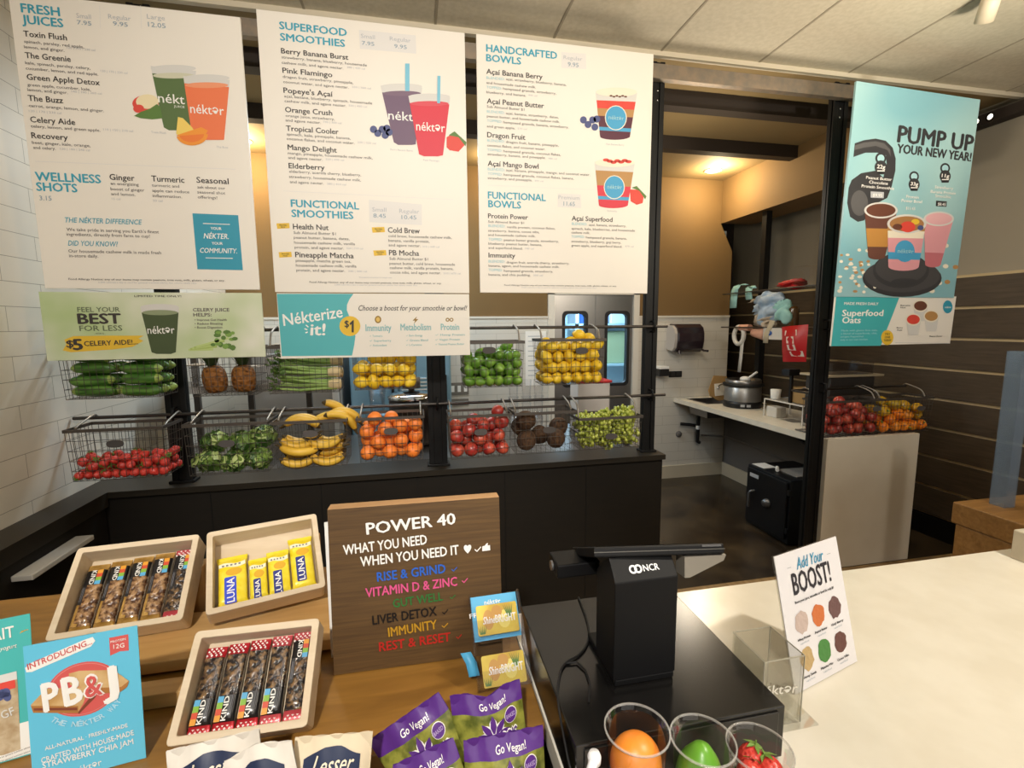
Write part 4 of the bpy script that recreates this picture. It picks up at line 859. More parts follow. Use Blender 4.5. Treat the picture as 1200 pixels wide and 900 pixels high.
# celery
ce = mat('celery_stalk', '#6f8f3f', .45, col2='#9fb868', scale=10, stretch=(1, 6, 6)); ceb = mat('celery_root', '#c9b58a', .6); cl = mat('celery_leaf', '#3f5f25', .55, col2='#6a8a3f', scale=30)
x0, x1, z0, z1 = BK['cel']
for i in range(4):
    zz = z0 + .035 + (i % 2) * .058 + (i // 2) * .05; yy = BY0 + .045 + (i // 2) * .08
    t = thing('celery', ('celery bunch along the front of the top wire basket, lowest of the heap', 'celery bunch resting on the lowest one at the front of its basket', 'celery bunch at the back of its basket', 'uppermost celery bunch at the back of its basket')[i], 'celery', (x1 - .01, yy, zz))
    b = B(); rr0 = random.Random(20 + i)
    for k in range(9):
        a = k * 2.4; q = .006 + .016 * (k / 9); oy, oz = math.cos(a) * q, math.sin(a) * q; sp = rr0.uniform(1.1, 1.9); up = rr0.uniform(.0, .05) * (1 if i != 0 else .6)
        b.tube([(x1 - .02, yy + oy, zz + oz), (x1 - .09, yy + oy * 1.1, zz + oz * 1.1), (x0 + .14, yy + oy * sp, zz + oz * sp + up * .5), (x0 + .05, yy + oy * sp * 1.1, zz + oz * sp + up * 1.2)], [.010, .0085, .0075, .005], ce, 8)
    b.obj('stalks', t)
    b = B(); b.lathe([(.012, -.012), (.025, -.008), (.027, .02), (.024, .045)], (x1 - .012, yy, zz), ceb, 14, axis=(-1, 0, 0)); b.obj('root_end', t)
    b = B()
    for k in range(34):
        c = Vector((x0 + rr0.uniform(.0, .075), yy + rr0.uniform(-.035, .035), zz + rr0.uniform(-.02, .07)))
        d = Vector((rr0.uniform(-1, 1), rr0.uniform(-1, 1), rr0.uniform(-1, 1))).normalized(); e = d.cross(Vector((.3, .5, .8))).normalized(); s = rr0.uniform(.008, .017)
        b.add([c - d * s, c + e * s * .8 - d * s * .2, c + d * s, c - e * s * .8 - d * s * .1, c + d.cross(e) * s * .35], [(0, 1, 4), (1, 2, 4), (2, 3, 4), (3, 0, 4)], cl)
    b.obj('leaves', t)
# lettuce
le1 = mat('lettuce_leaf', '#33541c', .5, col2='#8fa850', scale=22, lo=.42, hi=.72); le2 = mat('lettuce_pale', '#93ab55', .5, col2='#c3cf8a', scale=20)
x0, x1, z0, z1 = BK['lett']; k_ = 0
for i, (fx, fy, fz, lab) in enumerate(((.2, .3, .055, 'lettuce head at the lower left front of its basket'), (.52, .3, .05, 'lettuce head at the lower middle front of its basket'), (.82, .3, .055, 'lettuce head at the lower right front of its basket'),
                                       (.25, .6, .135, 'lettuce head heaped at the upper left of its basket'), (.60, .55, .13, 'lettuce head heaped at the upper middle of its basket'), (.85, .62, .15, 'topmost lettuce head at the right of its basket'))):
    c = Vector((x0 + (x1 - x0) * fx, BY0 + (BY1 - BY0) * fy, z0 + fz)); rr0 = random.Random(40 + i)
    t = thing('lettuce', lab, 'lettuce', c)
    for nm, M, n, s0, rad in (('outer_leaves', le1, 44, .034, .058), ('pale_leaves', le2, 30, .027, .058)):
        b = B()
        for k in range(n):
            d = Vector((rr0.uniform(-1, 1), rr0.uniform(-1.0, .6), rr0.uniform(-.8, 1))).normalized(); p = c + Vector((d.x * rad * 1.05, d.y * rad * .75, d.z * rad * .8)) * rr0.uniform(.6, 1.05)
            u = d.cross(Vector((rr0.uniform(-1, 1), rr0.uniform(-1, 1), rr0.uniform(-1, 1)))).normalized(); v = d.cross(u); s = s0 * rr0.uniform(.7, 1.2); ph = rr0.uniform(0, 6)
            b.grid(lambda a, q, p=p, u=u, v=v, d=d, s=s, ph=ph: p + u * ((a - .5) * s * (1.5 - .6 * abs(q - .4))) + v * ((q - .5) * s * 1.5) + d * (s * (.22 * math.sin(a * 9 + ph) * abs(q - .2) + .5 * (q - .5) ** 2 - .4 * (a - .5) ** 2)), 6, 5, M)
        b.obj(nm, t)
# bananas
bam = mat('banana_peel', '#b98a1e', .5, col2='#dcb13c', scale=7, stretch=(1, 1, 1)); bat = mat('banana_tip', '#4a3a1c', .7)
def banana(bend=.045, L=.18):
    b = B(); n = 14; pts = []; rs = []
    for k in range(n + 1):
        s = k / n * 2 - 1; pts.append((s * L / 2, 0, -bend * (1 - s * s) * 1.0)); rs.append(.0175 * (1 - abs(s) ** 4) ** .5 * (1 if s < .8 else .8) + .004)
    b.tube(pts[1:-1], rs[1:-1], bam, 6, smooth=True); b.tube(pts[:2] , [.004, rs[1]], bat, 6); b.tube([pts[-2], pts[-1], (pts[-1][0] + .016, 0, pts[-1][2] + .008)], [rs[-2], .006, .005], bat, 6)
    return b.obj('banana', origin=(0, 0, .0))
x0, x1, z0, z1 = BK['ban']; o = banana(); P = []; A = []
for l in range(4):
    for j in range(3):
        for i in range(2):
            if l == 3 and (j == 0 or i == 1 and j == 1): continue
            P.append((x0 + .100 + i * (x1 - x0 - .205) + R.uniform(-.008, .008), BY0 + .036 + j * .052, z0 + .055 + l * .042)); A.append((R.uniform(-.35, .35) + (.9 if j == 0 and l % 2 else 0) + (math.pi if l == 3 else 0), R.uniform(-.12, .12), R.uniform(-.10, .10) + (math.pi if (i + l) % 2 else 0)))
P += [(x1 - .015, BY0 + .07, z0 + .215), (x1 - .07, BY0 + .10, z0 + .235), (x1 - .035, BY0 + .04, z0 + .20)]; A += [(math.pi, .35, .1), (math.pi, .9, .3), (math.pi, .55, .2)]
heap(o, P, 'ripe yellow banana heaped in the bottom wire basket', 'banana', 'bananas in the bottom basket', rots=lambda i: Euler(A[i]), s=(.93, 1.02))
# grapes
gm = mat('grape_skin', '#96a33a', .25, col2='#c6cc62', scale=25, coat=.3); x0, x1, z0, z1 = BK['gra']
for i, (fx, fy, fz, lab) in enumerate(((.2, .3, .06, 'green grape bunch at the lower left front of its basket'), (.5, .28, .05, 'green grape bunch at the lower middle front of its basket'), (.82, .3, .06, 'green grape bunch at the lower right front of its basket'), (.2, .6, .13, 'green grape bunch heaped at the left over the coconuts side'),
                                       (.52, .6, .14, 'green grape bunch standing up in the middle of its basket'), (.85, .6, .16, 'green grape bunch standing up by the last black post'), (.38, .25, .125, 'green grape bunch lying over the basket rim, left part'), (.75, .25, .13, 'green grape bunch lying over the basket rim, right part'))):
    c = Vector((x0 + (x1 - x0) * fx, BY0 + (BY1 - BY0) * fy, z0 + fz)); rr0 = random.Random(60 + i); t = thing('grape_bunch', lab, 'grapes', c)
    b = B()
    for k in range(150):
        d = Vector((rr0.gauss(0, .42), rr0.gauss(0, .42), rr0.gauss(0, .42)));
        if d.length > 1: d.normalize()
        b.ball(c + Vector((d.x * .070, d.y * .056, d.z * .062)), .0100, .0100, .0112, gm, 8, 6)
    q = b.obj('berries', t); q['kind'] = 'stuff'
    b = B(); b.tube([c + Vector((0, 0, -.03)), c + Vector((.003, 0, .02)), c + Vector((.0, .005, .062))], .0022, stemm, 5); b.obj('stem', t)
# ------------------------------------------------------------------ kitchen, right side
ct = mat('counter_cream', '#e9e2d2', .35, col2='#e0d8c6', scale=10); panel_m = mat('end_panel_paint', '#d9d0bf', .6, col2='#d0c6b3', scale=3)
CZ = .90
t = thing('kitchen_counter', 'cream kitchen counter with a sink and a pale end panel', 'counter', (3.08, 3.6, 0))
sx0, sx1, sy0, sy1 = 2.86, 3.16, 4.22, 4.56
b = B()
b.box(2.76, 3.455, 2.67, sy0, CZ - .045, CZ, ct); b.box(2.76, 3.455, sy1, 4.68, CZ - .045, CZ, ct); b.box(2.76, sx0, sy0, sy1, CZ - .045, CZ, ct); b.box(sx1, 3.455, sy0, sy1, CZ - .045, CZ, ct)
b.obj('worktop', t)
b = B(); b.box(2.69, 3.45, 2.625, 2.668, 0, .925, panel_m); b.obj('end_panel', t, bevel=.003)
b = B(); F = Frame((2.80, 3.05, .5), (1, 0, 0), (0, 0, 1)); b.prism(F, [(.0, .352), (.595, .352), (.595, .0), (.55, .0)], -.02, .02, steelblk); b.obj('support_bracket', t)
b = B(); b.box(sx0 - .012, sx1 + .012, sy0 - .012, sy0 + .006, CZ, CZ + .003, steel); b.box(sx0 - .012, sx1 + .012, sy1 - .006, sy1 + .012, CZ, CZ + .003, steel); b.box(sx0 - .012, sx0 + .006, sy0, sy1, CZ, CZ + .003, steel); b.box(sx1 - .006, sx1 + .012, sy0, sy1, CZ, CZ + .003, steel)
b.add([(sx0, sy0, CZ), (sx1, sy0, CZ), (sx1, sy1, CZ), (sx0, sy1, CZ), (sx0 + .02, sy0 + .02, CZ - .15), (sx1 - .02, sy0 + .02, CZ - .15), (sx1 - .02, sy1 - .02, CZ - .15), (sx0 + .02, sy1 - .02, CZ - .15)], [(0, 4, 5, 1), (1, 5, 6, 2), (2, 6, 7, 3), (3, 7, 4, 0), (4, 7, 6, 5)], steel)
b.obj('sink_basin', t)
b = B(); c = Vector((3.2, 4.42, CZ)); b.lathe([(.024, 0), (.024, .012), (.012, .02)], c, chrome, 14)
b.tube([c + Vector(v) for v in ((0, 0, .01), (0, 0, .13), (-.012, 0, .155), (-.04, 0, .165), (-.075, 0, .155), (-.09, 0, .125))], .009, chrome, 8); b.obj('faucet', t)
blkpl = mat('black_plastic', '#141315', .4)
b = B(); p = onY(812, 497, 4.6)
b.tube([(p.x - .12, 4.645, p.z + .0), (p.x - .02, 4.62, p.z - .01), (p.x + .04, 4.6, p.z - .02)], .018, blkpl, 8); b.tube([(p.x + .05, 4.58, .84), (p.x + .05, 4.58, .48), (p.x + .06, 4.6, .42), (p.x + .1, 4.62, .40)], .020, blkpl, 8)
b.tube([(p.x + .05, 4.58, .60), (p.x + .05, 4.58, .56)], .023, white, 8); b.lathe([(.035, 0), (.03, .02), (0, .02)], (p.x - .12, 4.68, p.z - .12), grey_wall, 14, axis=(0, -1, 0))
b.tube([(p.x + .12, 4.62, .48), (3.34, 4.58, .46), (3.385, 4.2, .44), (3.385, 3.2, .38)], .010, grey_wall, 6); b.obj('drain_pipe', t)
# soup warmer
c = Vector((3.11, 4.03, CZ)); t = thing('soup_warmer', 'round silver soup warmer with a black base on the kitchen counter', 'soup warmer', c)
b = B(); b.lathe([(.168, 0), (.172, .01), (.172, .055), (.165, .062)], c, blkpl, 32); b.obj('base', t)
b = B(); b.lathe([(.165, .06), (.165, .20), (.16, .205)], c, mat('pot_silver', '#a5a4a3', .35, .85), 32); b.obj('pot', t)
b = B(); b.lathe([(.16, .2), (.182, .205), (.184, .225), (.165, .232)], c, rubber, 32); b.obj('collar', t)
b = B(); b.lathe([(.158, .228), (.16, .262), (.150, .268), (.148, .235), (.0, .225)], c, steel, 32); b.obj('inner_rim', t)
for k, a in enumerate((-2.2, -1.9)):
    b = B(); d = Vector((math.cos(a), math.sin(a), 0)); F = Frame(c + d * .1745 + Vector((d.y * .018, -d.x * .018, .018)), Vector((-d.y, d.x, 0)), (0, 0, 1)); b.fbox(F, 0, .036, 0, .022, -.001, .001, mat('label_grey', '#b9bcc0', .5)); b.obj('label', t)
b = B(); b.tube([c + Vector(v) for v in ((.02, 0, .25), (.05, -.05, .30), (.075, -.09, .34))], .011, white, 8); b.ball(c + Vector((.02, 0, .262)), .05, .05, .03, white, 14, 8); tag(b.obj('ladle'), 'white ladle lying in the open soup warmer', 'ladle')
b = B(); F = Frame((2.99, 4.34, CZ + .002), (.95, .3, 0), (-.06, .35, .9)); card = mat('tan_cardboard', '#a98858', .8); F2_ = F
b.prism(F, [(0, .06), (.10, 0), (.34, 0), (.34, .25), (.14, .27), (.0, .12)], -.004, .004, card); b.prism(F, [(.07, .05), (.26, .05), (.26, .18), (.11, .18)], .004, .007, white); tag(b.obj('serving_tray'), 'tan paper tray propped behind the soup warmer', 'tray')
# wire rack with cup and boxes
r0 = onZ(895, 487, CZ); t = thing('counter_rack', 'small white wire rack on the kitchen counter', 'rack', (r0.x + .18, r0.y - .18, CZ))
wm = mat('white_wire', '#d8d5cf', .4); ax0, ax1, ay0, ay1 = r0.x, r0.x + .26, r0.y - .42, r0.y
b = B(); zt = CZ + .15
b.tube([(ax0, ay0, zt), (ax1, ay0, zt), (ax1, ay1, zt), (ax0, ay1, zt)], .006, wm, 6, closed=True)
for k in range(1, 9): y = ay0 + (ay1 - ay0) * k / 9; b.tube([(ax0, y, zt), (ax1, y, zt)], .003, wm, 5)
b.obj('top_grid', t)
for px_ in ((ax0, ay0), (ax1, ay0), (ax1, ay1), (ax0, ay1)):
    b = B(); b.tube([(*px_, CZ), (*px_, zt)], .006, wm, 6); b.obj('leg', t)
b = B(); b.lathe([(.036, 0), (.042, .08), (.0, .08)], (ax0 + .055, ay1 - .06, zt + .006), white, 20); tag(b.obj('paper_cup'), 'upturned white cup on the white wire rack', 'cup')
b = B(); b.box(ax0 + .05, ax1 + .1, ay0 + .02, ay0 + .20, zt + .006, zt + .13, card); tag(b.obj('cardboard_box', bevel=.003), 'brown cardboard box on the white wire rack', 'box')
b = B(); b.box(ax0 + .012, ax0 + .11, ay1 - .13, ay1 - .012, CZ, CZ + .09, mat('white_tub', '#d9d6d0', .4)); tag(b.obj('tub', bevel=.008), 'white tub under the white wire rack', 'tub')
cl_ = clear_mat('clear_plastic', (.96, .96, .97), .15, .06)
b = B(); b.box(ax0 + .012, ax0 + .13, ay0 + .10, ay0 + .24, CZ, CZ + .12, cl_); tag(b.obj('clear_tub'), 'clear tub under the white wire rack', 'tub')
b = B(); b.box(ax0 + .13, ax0 + .24, ay0 + .005, ay0 + .09, CZ, CZ + .10, card); tag(b.obj('cardboard_box', bevel=.003), 'brown cardboard box under the white wire rack', 'box')
b = B(); F = Frame((2.95, 2.95, CZ), (1, 0, 0), (0, 0, 1))
for k in range(9): b.tube([(2.78 + .05 * k, 2.70, CZ + .012), (2.78 + .05 * k, 3.0, CZ + .012)], .003, chrome, 5)
b.tube([(2.78, 2.70, CZ + .006), (3.18, 2.70, CZ + .006), (3.18, 3.0, CZ + .006), (2.78, 3.0, CZ + .006)], .005, chrome, 6, closed=True); tag(b.obj('cooling_rack'), 'flat steel wire rack lying on the kitchen counter behind the apples', 'rack')
# trays and bins stacked beyond the apples
t = thing('tray_stack', 'dark stacked bins with a pale tray on top behind the hanging apples', 'bins', (3.17, 2.86, CZ))
b = B(); b.box(2.98, 3.38, 2.93, 3.15, CZ + .018, CZ + .40, mat('dark_bin', '#3a3735', .4)); b.obj('bin', t, bevel=.01)
b = B(); b.box(2.94, 3.44, 2.91, 3.17, CZ + .40, CZ + .415, mat('pale_tray', '#bcae93', .5)); b.obj('tray', t, bevel=.003)
b = B(); b.box(3.0, 3.36, 2.93, 3.14, CZ + .416, CZ + .50, clear_mat('smoky_plastic', (.75, .74, .76), .2, .1)); tag(b.obj('clear_bin'), 'smoky clear bin on the pale tray behind the hanging apples', 'bin')
# safe
t = thing('safe', 'black floor safe with a round dial under the kitchen counter', 'safe', (2.98, 3.22, 0))
sf = mat('safe_black', '#121316', .35); b = B(); b.box(2.755, 3.2, 2.98, 3.455, .012, .515, sf); b.obj('body', t, bevel=.006)
b = B(); b.box(2.735, 2.757, 3.0, 3.435, .05, .495, sf); b.obj('door', t, bevel=.004)
b = B(); b.lathe([(.036, 0), (.036, .012), (.028, .016), (.026, .034), (0, .034)], (2.735, 3.19, .27), mat('dial_grey', '#77787a', .3, .7), 20, axis=(-1, 0, 0)); b.obj('dial', t)
b = B(); b.tube([(2.735, 3.34, .32), (2.70, 3.34, .32), (2.698, 3.355, .30), (2.698, 3.36, .18)], .010, mat('dial_grey', '#77787a'), 8); b.obj('handle', t)
b = B(); b.box(2.733, 2.735, 3.30, 3.40, .43, .46, mat('label_grey', '#b9bcc0')); b.obj('name_plate', t)
for z in (.12, .42):
    b = B(); b.box(2.738, 2.755, 2.975, 2.998, z - .02, z + .02, sf); b.obj('hinge', t)
b = B(); b.box(2.78, 2.90, 3.30, 3.44, .516, .519, white); tag(b.obj('paper_sheet'), 'small white paper on the front corner of the safe', 'paper')
b = B(); b.box(2.86, 3.10, 3.04, 3.24, .516, .524, mat('grey_paper', '#8e8a85', .7)); tag(b.obj('notebook'), 'grey notebook on the safe', 'notebook')
b = B(); b.tube([(2.82, 3.2, .532), (2.87, 3.26, .532), (2.80, 3.28, .532)][:2], .014, white, 10); tag(b.obj('paper_roll'), 'rolled white paper lying on the safe', 'paper roll')
# wall fittings
dsp = mat('smoked_plastic', '#2b2026', .2, coat=.4); x0, x1 = 2.655, 2.985
t = thing('towel_dispenser', 'dark smoked paper towel dispenser on the kitchen tile wall', 'dispenser', ((x0 + x1) / 2, 4.62, 1.40))
b = B(); F = Frame((x0, 4.686, 0), (0, -1, 0), (0, 0, 1)); pr = [(0, 1.42), (.13, 1.40), (.17, 1.44), (.19, 1.52), (.19, 1.60), (.165, 1.66), (.11, 1.695), (0, 1.70)]
n = len(pr); v = [(x0 + .03, 4.686 - a, z) for a, z in pr] + [(x1, 4.686 - a, z) for a, z in pr]; b.add(v, [tuple(range(n))[::-1], tuple(range(n, 2 * n))] + [(i, (i + 1) % n, n + (i + 1) % n, n + i) for i in range(n)], dsp); b.obj('cover', t, bevel=.008)
b = B(); v = [(x0, 4.686 - a * .9, 1.55 + (z - 1.55) * .9) for a, z in pr] + [(x0 + .035, 4.686 - a * .9, 1.55 + (z - 1.55) * .9) for a, z in pr]; b.add(v, [tuple(range(n))[::-1], tuple(range(n, 2 * n))] + [(i, (i + 1) % n, n + (i + 1) % n, n + i) for i in range(n)], mat('side_grey', '#bdb7b2', .5)); b.obj('side_panel', t)
b = B(); b.tube([(x1 - .02, 4.55, 1.44), (x1 + .02, 4.53, 1.415), (x1 + .065, 4.52, 1.41)], .012, dsp, 8); b.obj('lever', t)
b = B(); b.tube([(x0 + .07, 4.55, 1.44), (x0 + .07, 4.535, 1.385)], .018, dsp, 8); b.obj('tear_bar', t)
t = thing('soap_dispenser', 'black wall box with a white top at the edge of the last rack post', 'dispenser', (2.6, 4.65, 1.15)); b = B(); b.box(2.53, 2.64, 4.58, 4.684, 1.15, 1.225, blkpl); b.obj('body', t, bevel=.004)
b = B(); b.box(2.53, 2.64, 4.58, 4.684, 1.226, 1.255, white); b.obj('top', t, bevel=.004)
t = thing('outlet_plate', 'black outlet plate on the kitchen tile wall above the sink', 'outlet', (2.77, 4.68, 1.13)); b = B(); b.box(2.695, 2.848, 4.675, 4.685, 1.125, 1.19, blkpl); b.obj('plate', t, bevel=.002)
for k in range(2):
    b = B(); b.box(2.715 + k * .065, 2.765 + k * .065, 4.671, 4.676, 1.137, 1.178, mat('socket_grey', '#2e2b2b', .4)); b.obj('socket', t)
# rear rack post and two wire shelves over the counter
t = thing('rack_post', 'dark steel post rising from the back of the kitchen counter', 'post', (3.33, 4.1, CZ)); b = B(); b.box(3.30, 3.36, 4.07, 4.13, CZ, 2.75, steelblk); b.obj('channel', t)
b = B(); b.box(3.27, 3.39, 4.04, 4.16, CZ, CZ + .008, steelblk); b.obj('foot_plate', t)
SX0, SX1 = 3.08, 3.29; Z1, Z2 = 1.99, 1.66
for z, lab in ((Z1, 'upper dark wire shelf over the kitchen counter'), (Z2, 'lower dark wire shelf over the kitchen counter')):
    t = thing('wire_shelf', lab, 'shelf', ((SX0 + SX1) / 2, 3.6, z)); b = B()
    b.tube([(SX0, 2.74, z), (SX1, 2.74, z), (SX1, 4.36, z), (SX0, 4.36, z)], .006, wire, 6, closed=True)
    for k in range(1, 30): y = 2.74 + 1.62 * k / 30; b.tube([(SX0, y, z), (SX1, y, z)], .002, wire, 4)
    b.obj('deck', t)
    b = B(); b.tube([(2.655, 2.682, z), (SX0, 2.74, z)], .008, wire, 6); b.obj('arm', t); b = B(); b.tube([(SX1, 4.1, z), (3.31, 4.1, z)], .008, wire, 6); b.obj('arm', t)
def ribbon(b, pts, w, M, th=.004):
    pts = [Vector(p) for p in pts]; w = Vector(w); v = []; f = []; n = len(pts)
    for i, p in enumerate(pts):
        tg = (pts[min(i + 1, n - 1)] - pts[max(i - 1, 0)]).normalized(); nn = tg.cross(w).normalized() * th / 2
        v += [p + w / 2 + nn, p - w / 2 + nn, p - w / 2 - nn, p + w / 2 - nn]
    for i in range(n - 1):
        for k in range(4): f.append((i * 4 + k, i * 4 + (k + 1) % 4, i * 4 + 4 + (k + 1) % 4, i * 4 + 4 + k))
    f += [(0, 3, 2, 1), (n * 4 - 4, n * 4 - 3, n * 4 - 2, n * 4 - 1)]; b.add(v, f, M, True)
def crumple(b, c, s, M, seed, amp=.3):
    q = random.Random(seed); a = [(q.uniform(2, 8), q.uniform(2, 8), q.uniform(2, 8), q.uniform(0, 6)) for _ in range(7)]
    b.ball(c, s[0], s[1], s[2], M, 30, 20, fn=lambda p: p * (1 + amp * sum(math.sin(k[0] * p.x + k[1] * p.y * 1.3 + k[2] * p.z + k[3]) for k in a) / 2.2))
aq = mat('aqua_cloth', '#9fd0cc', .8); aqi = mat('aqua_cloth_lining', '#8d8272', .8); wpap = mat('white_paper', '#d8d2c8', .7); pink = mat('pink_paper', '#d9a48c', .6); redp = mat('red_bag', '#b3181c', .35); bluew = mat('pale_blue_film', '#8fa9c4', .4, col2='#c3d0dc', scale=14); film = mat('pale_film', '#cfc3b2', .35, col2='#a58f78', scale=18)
P_ = lambda x, y, X=3.12: onX(x, y, X)
def top(o, lab, cat): return tag(o, lab, cat)
p = P_(866, 334); b = B(); ribbon(b, [P_(859, 361), P_(860, 350), P_(861, 340), P_(864, 335), P_(869, 333), P_(874, 334)], (.0, .10, 0), aq); top(b.obj('towel'), 'pale aqua cloth hanging in a long curve from the end of the upper wire shelf', 'cloth')
b = B(); ribbon(b, [P_(878, 351), P_(877, 343), P_(878, 337), P_(881, 335), P_(883, 338)], (0, .09, .0), aq); ribbon(b, [P_(877, 355), P_(881, 354), P_(884, 350)], (0, .05, 0), aqi); top(b.obj('towel'), 'small aqua cloth folded over the upper wire shelf next to the long one', 'cloth')
b = B(); crumple(b, P_(929, 336, 3.18) + Vector((0, 0, .02)), (.06, .10, .035), redp, 2); top(b.obj('cloth'), 'bright red crumpled pack on the upper wire shelf', 'pack')
b = B(); crumple(b, P_(903, 358) , (.07, .13, .11), bluew, 3, .35); top(b.obj('film_bag'), 'crumpled pale blue plastic bag on the lower wire shelf', 'bag')
b = B(); crumple(b, P_(919, 364), (.05, .075, .08), aq, 4, .3); top(b.obj('cloth'), 'crumpled aqua and white cloth beside the pale blue bag', 'cloth')
b = B(); crumple(b, P_(898, 376), (.06, .12, .045), film, 5, .35); top(b.obj('film_bag'), 'clear wrinkled bag under the pale blue bag', 'bag')
b = B(); ribbon(b, [P_(888, 377), P_(889, 370), P_(893, 367), P_(897, 370)], (0, .03, 0), pink); top(b.obj('paper_strip'), 'short pink paper strip curling over the clear bag', 'paper')
b = B(); c = P_(866, 393); b.tube([c + Vector((0, .07 * math.cos(a), .085 * math.sin(a))) for a in [k * math.pi / 8 for k in range(17)]], .022, wpap, 8); top(b.obj('paper_loop'), 'loop of white paper hanging from the end of the lower wire shelf', 'paper')
b = B(); c = P_(873, 385); b.tube([P_(868, 384), P_(879, 384)], .032, pink, 12); ribbon(b, [P_(872, 384), P_(870, 400), P_(868, 420), P_(866, 436)], (0, .045, 0), wpap); top(b.obj('paper_roll'), 'pink paper roll with a long white strip hanging down', 'paper roll')
b = B(); c = P_(891, 391); b.lathe([(.0, -.09), (.035, -.085), (.055, .05), (.055, .06), (.0, .055)], c, pink, 18, axis=(.1, -1, -.1)); top(b.obj('paper_cup'), 'pink paper cup lying on its side under the lower wire shelf', 'cup')
b = B(); c = P_(909, 391); F = Frame(c + Vector((-.02, .12, -.05)), (0, -1, .0), (0, .1, 1)); F.surf = lambda a, q: .03 * math.sin(max(0, min(1, a / .26)) * math.pi)
b.grid(lambda a, q: F.P(a * .26, q * .10, .01), 8, 4, wpap); b.grid(lambda a, q: F.P((1 - a) * .26, q * .10, -.05 + .0), 8, 4, wpap); b.prism(F, [(.11 + .04 * math.cos(k * .4), .055 + .022 * math.sin(k * .4)) for k in range(16)], .013, .013, mat('label_blue', '#2f5aa0', .5)); top(b.obj('flour_bag'), 'white packet with a blue oval label under the lower wire shelf', 'packet')
b = B(); ribbon(b, [P_(905, 376, 3.06), P_(902, 384, 3.06), P_(898, 392, 3.06), P_(897, 402, 3.06)], (0, .06, 0), mat('cream_paper', '#cdbfa3', .7)); top(b.obj('paper_strip'), 'cream paper strip hanging in front of the white packet', 'paper')
# red bag of grain
t = thing('red_bag', 'red bag with white lettering blocks hanging below the lower wire shelf', 'bag', P_(932, 424)); a, c = P_(916, 424, 3.04), P_(947, 424, 3.04)
F = Frame(a, c - a, (0, -.06, 1)); Wd = (c - a).length; Hh = P_(932, 383, 3.04).z - a.z; F.surf = lambda x, y: .05 * max(0, math.sin(max(0, min(1, x / Wd)) * math.pi)) * max(.2, math.sin(max(0, min(1, y / Hh)) * math.pi * .9))
b = B(); b.grid(lambda x, y: F.P(Wd * (x - .5) * (1 - .12 * (1 - y)) + Wd / 2, y * Hh), 10, 8, redp); b.grid(lambda x, y: F.P(Wd * (.5 - x) * (1 - .12 * (1 - y)) + Wd / 2, y * Hh, -.10 * math.sin(x * math.pi) * math.sin(y * math.pi * .9)), 10, 8, redp); b.obj('body', t)
b = B()
for (q0, q1, q2, q3) in ((.25, .72, .74, .88), (.38, .66, .52, .70), (.42, .70, .33, .48), (.48, .90, .16, .29)):
    b.prism(F, [(Wd * q0, Hh * q2), (Wd * q1, Hh * q2 - .006), (Wd * (q1 - .03), Hh * q3), (Wd * (q0 - .03), Hh * q3)], .003, .003, mat('red_bag_print', '#d8c8bd', .5))
b.obj('printing', t)
b = B(); b.box(3.06, 3.2, 3.3, 3.42, Z1 + .01, Z1 + .16, cl_); top(b.obj('clear_tub'), 'clear tub on the upper wire shelf by the tall black post', 'tub')
b = B(); b.lathe([(.035, 0), (.04, .02), (.04, .15), (.03, .17), (0, .17)], (3.15, 3.5, Z2 + .006), mat('amber_jar', '#4d3314', .2), 18); top(b.obj('jar'), 'amber jar standing on the lower wire shelf', 'jar')
b = B(); c = onY(929, 437, 3.3); b.box(c.x - .05, c.x + .05, 3.28, 3.36, c.z - .02, c.z + .03, blkpl); b.box(c.x + .0, c.x + .02, 3.31, 3.33, zt, c.z - .0, blkpl); top(b.obj('scanner_stand'), 'small dark gadget on a stem by the white wire rack', 'gadget')

# ------------------------------------------------------------------ kitchen, behind the baskets
fz = mat('cool_lit_steel', '#8fb9d2', .35, .2); gp = mat('appliance_grey', '#aaa7a2', .45);  # freezer steel colour carries the blue of the cool kitchen light
t = thing('prep_table', 'steel prep table running behind the low black wall', 'table', (-.1, 3.3, 0)); b = B(); b.box(-1.55, 1.35, 2.80, 3.62, .875, .905, steel); b.obj('table_top', t, bevel=.003)
for x in (-1.5, -.1, 1.3):
    for y in (2.86, 3.57):
        b = B(); b.tube([(x, y, 0), (x, y, .875)], .02, steel, 10); b.obj('leg', t)
t = thing('reach_in_freezer', 'steel freezer tinted blue by the cool light, seen behind the orange and lemon baskets', 'freezer', (-.12, 4.2, 0)); b = B(); b.box(-.50, .30, 3.95, 4.66, .05, 1.72, fz); b.obj('body', t, bevel=.008)
for x0, x1 in ((-.49, -.13), (-.12, .29)):
    b = B(); b.box(x0, x1, 3.92, 3.948, .15, 1.60, fz); d = b.obj('door', t, bevel=.006); b = B(); b.box(x1 - .05, x1 - .03, 3.89, 3.92, .9, 1.3, blkpl); b.obj('handle', d)
for k in range(4):
    b = B(); b.box(-.10, .10, 3.914, 3.921, 1.18 + k * .03, 1.19 + k * .03, white); b.obj('vent_slot', t)
t = thing('upright_cooler', 'pale grey cooler cabinet seen behind the celery basket', 'cooler', (-.95, 4.1, 0)); b = B(); b.box(-1.22, -.56, 3.9, 4.62, .0, 1.55, gp); b.obj('body', t, bevel=.008); b = B(); b.box(-1.20, -.60, 3.87, 3.899, .1, 1.5, mat('cooler_door', '#b9b5b0', .35)); d = b.obj('door', t, bevel=.006); b = B(); b.box(-.62, -.575, 3.84, 3.87, .3, 1.5, white); b.obj('handle', d)
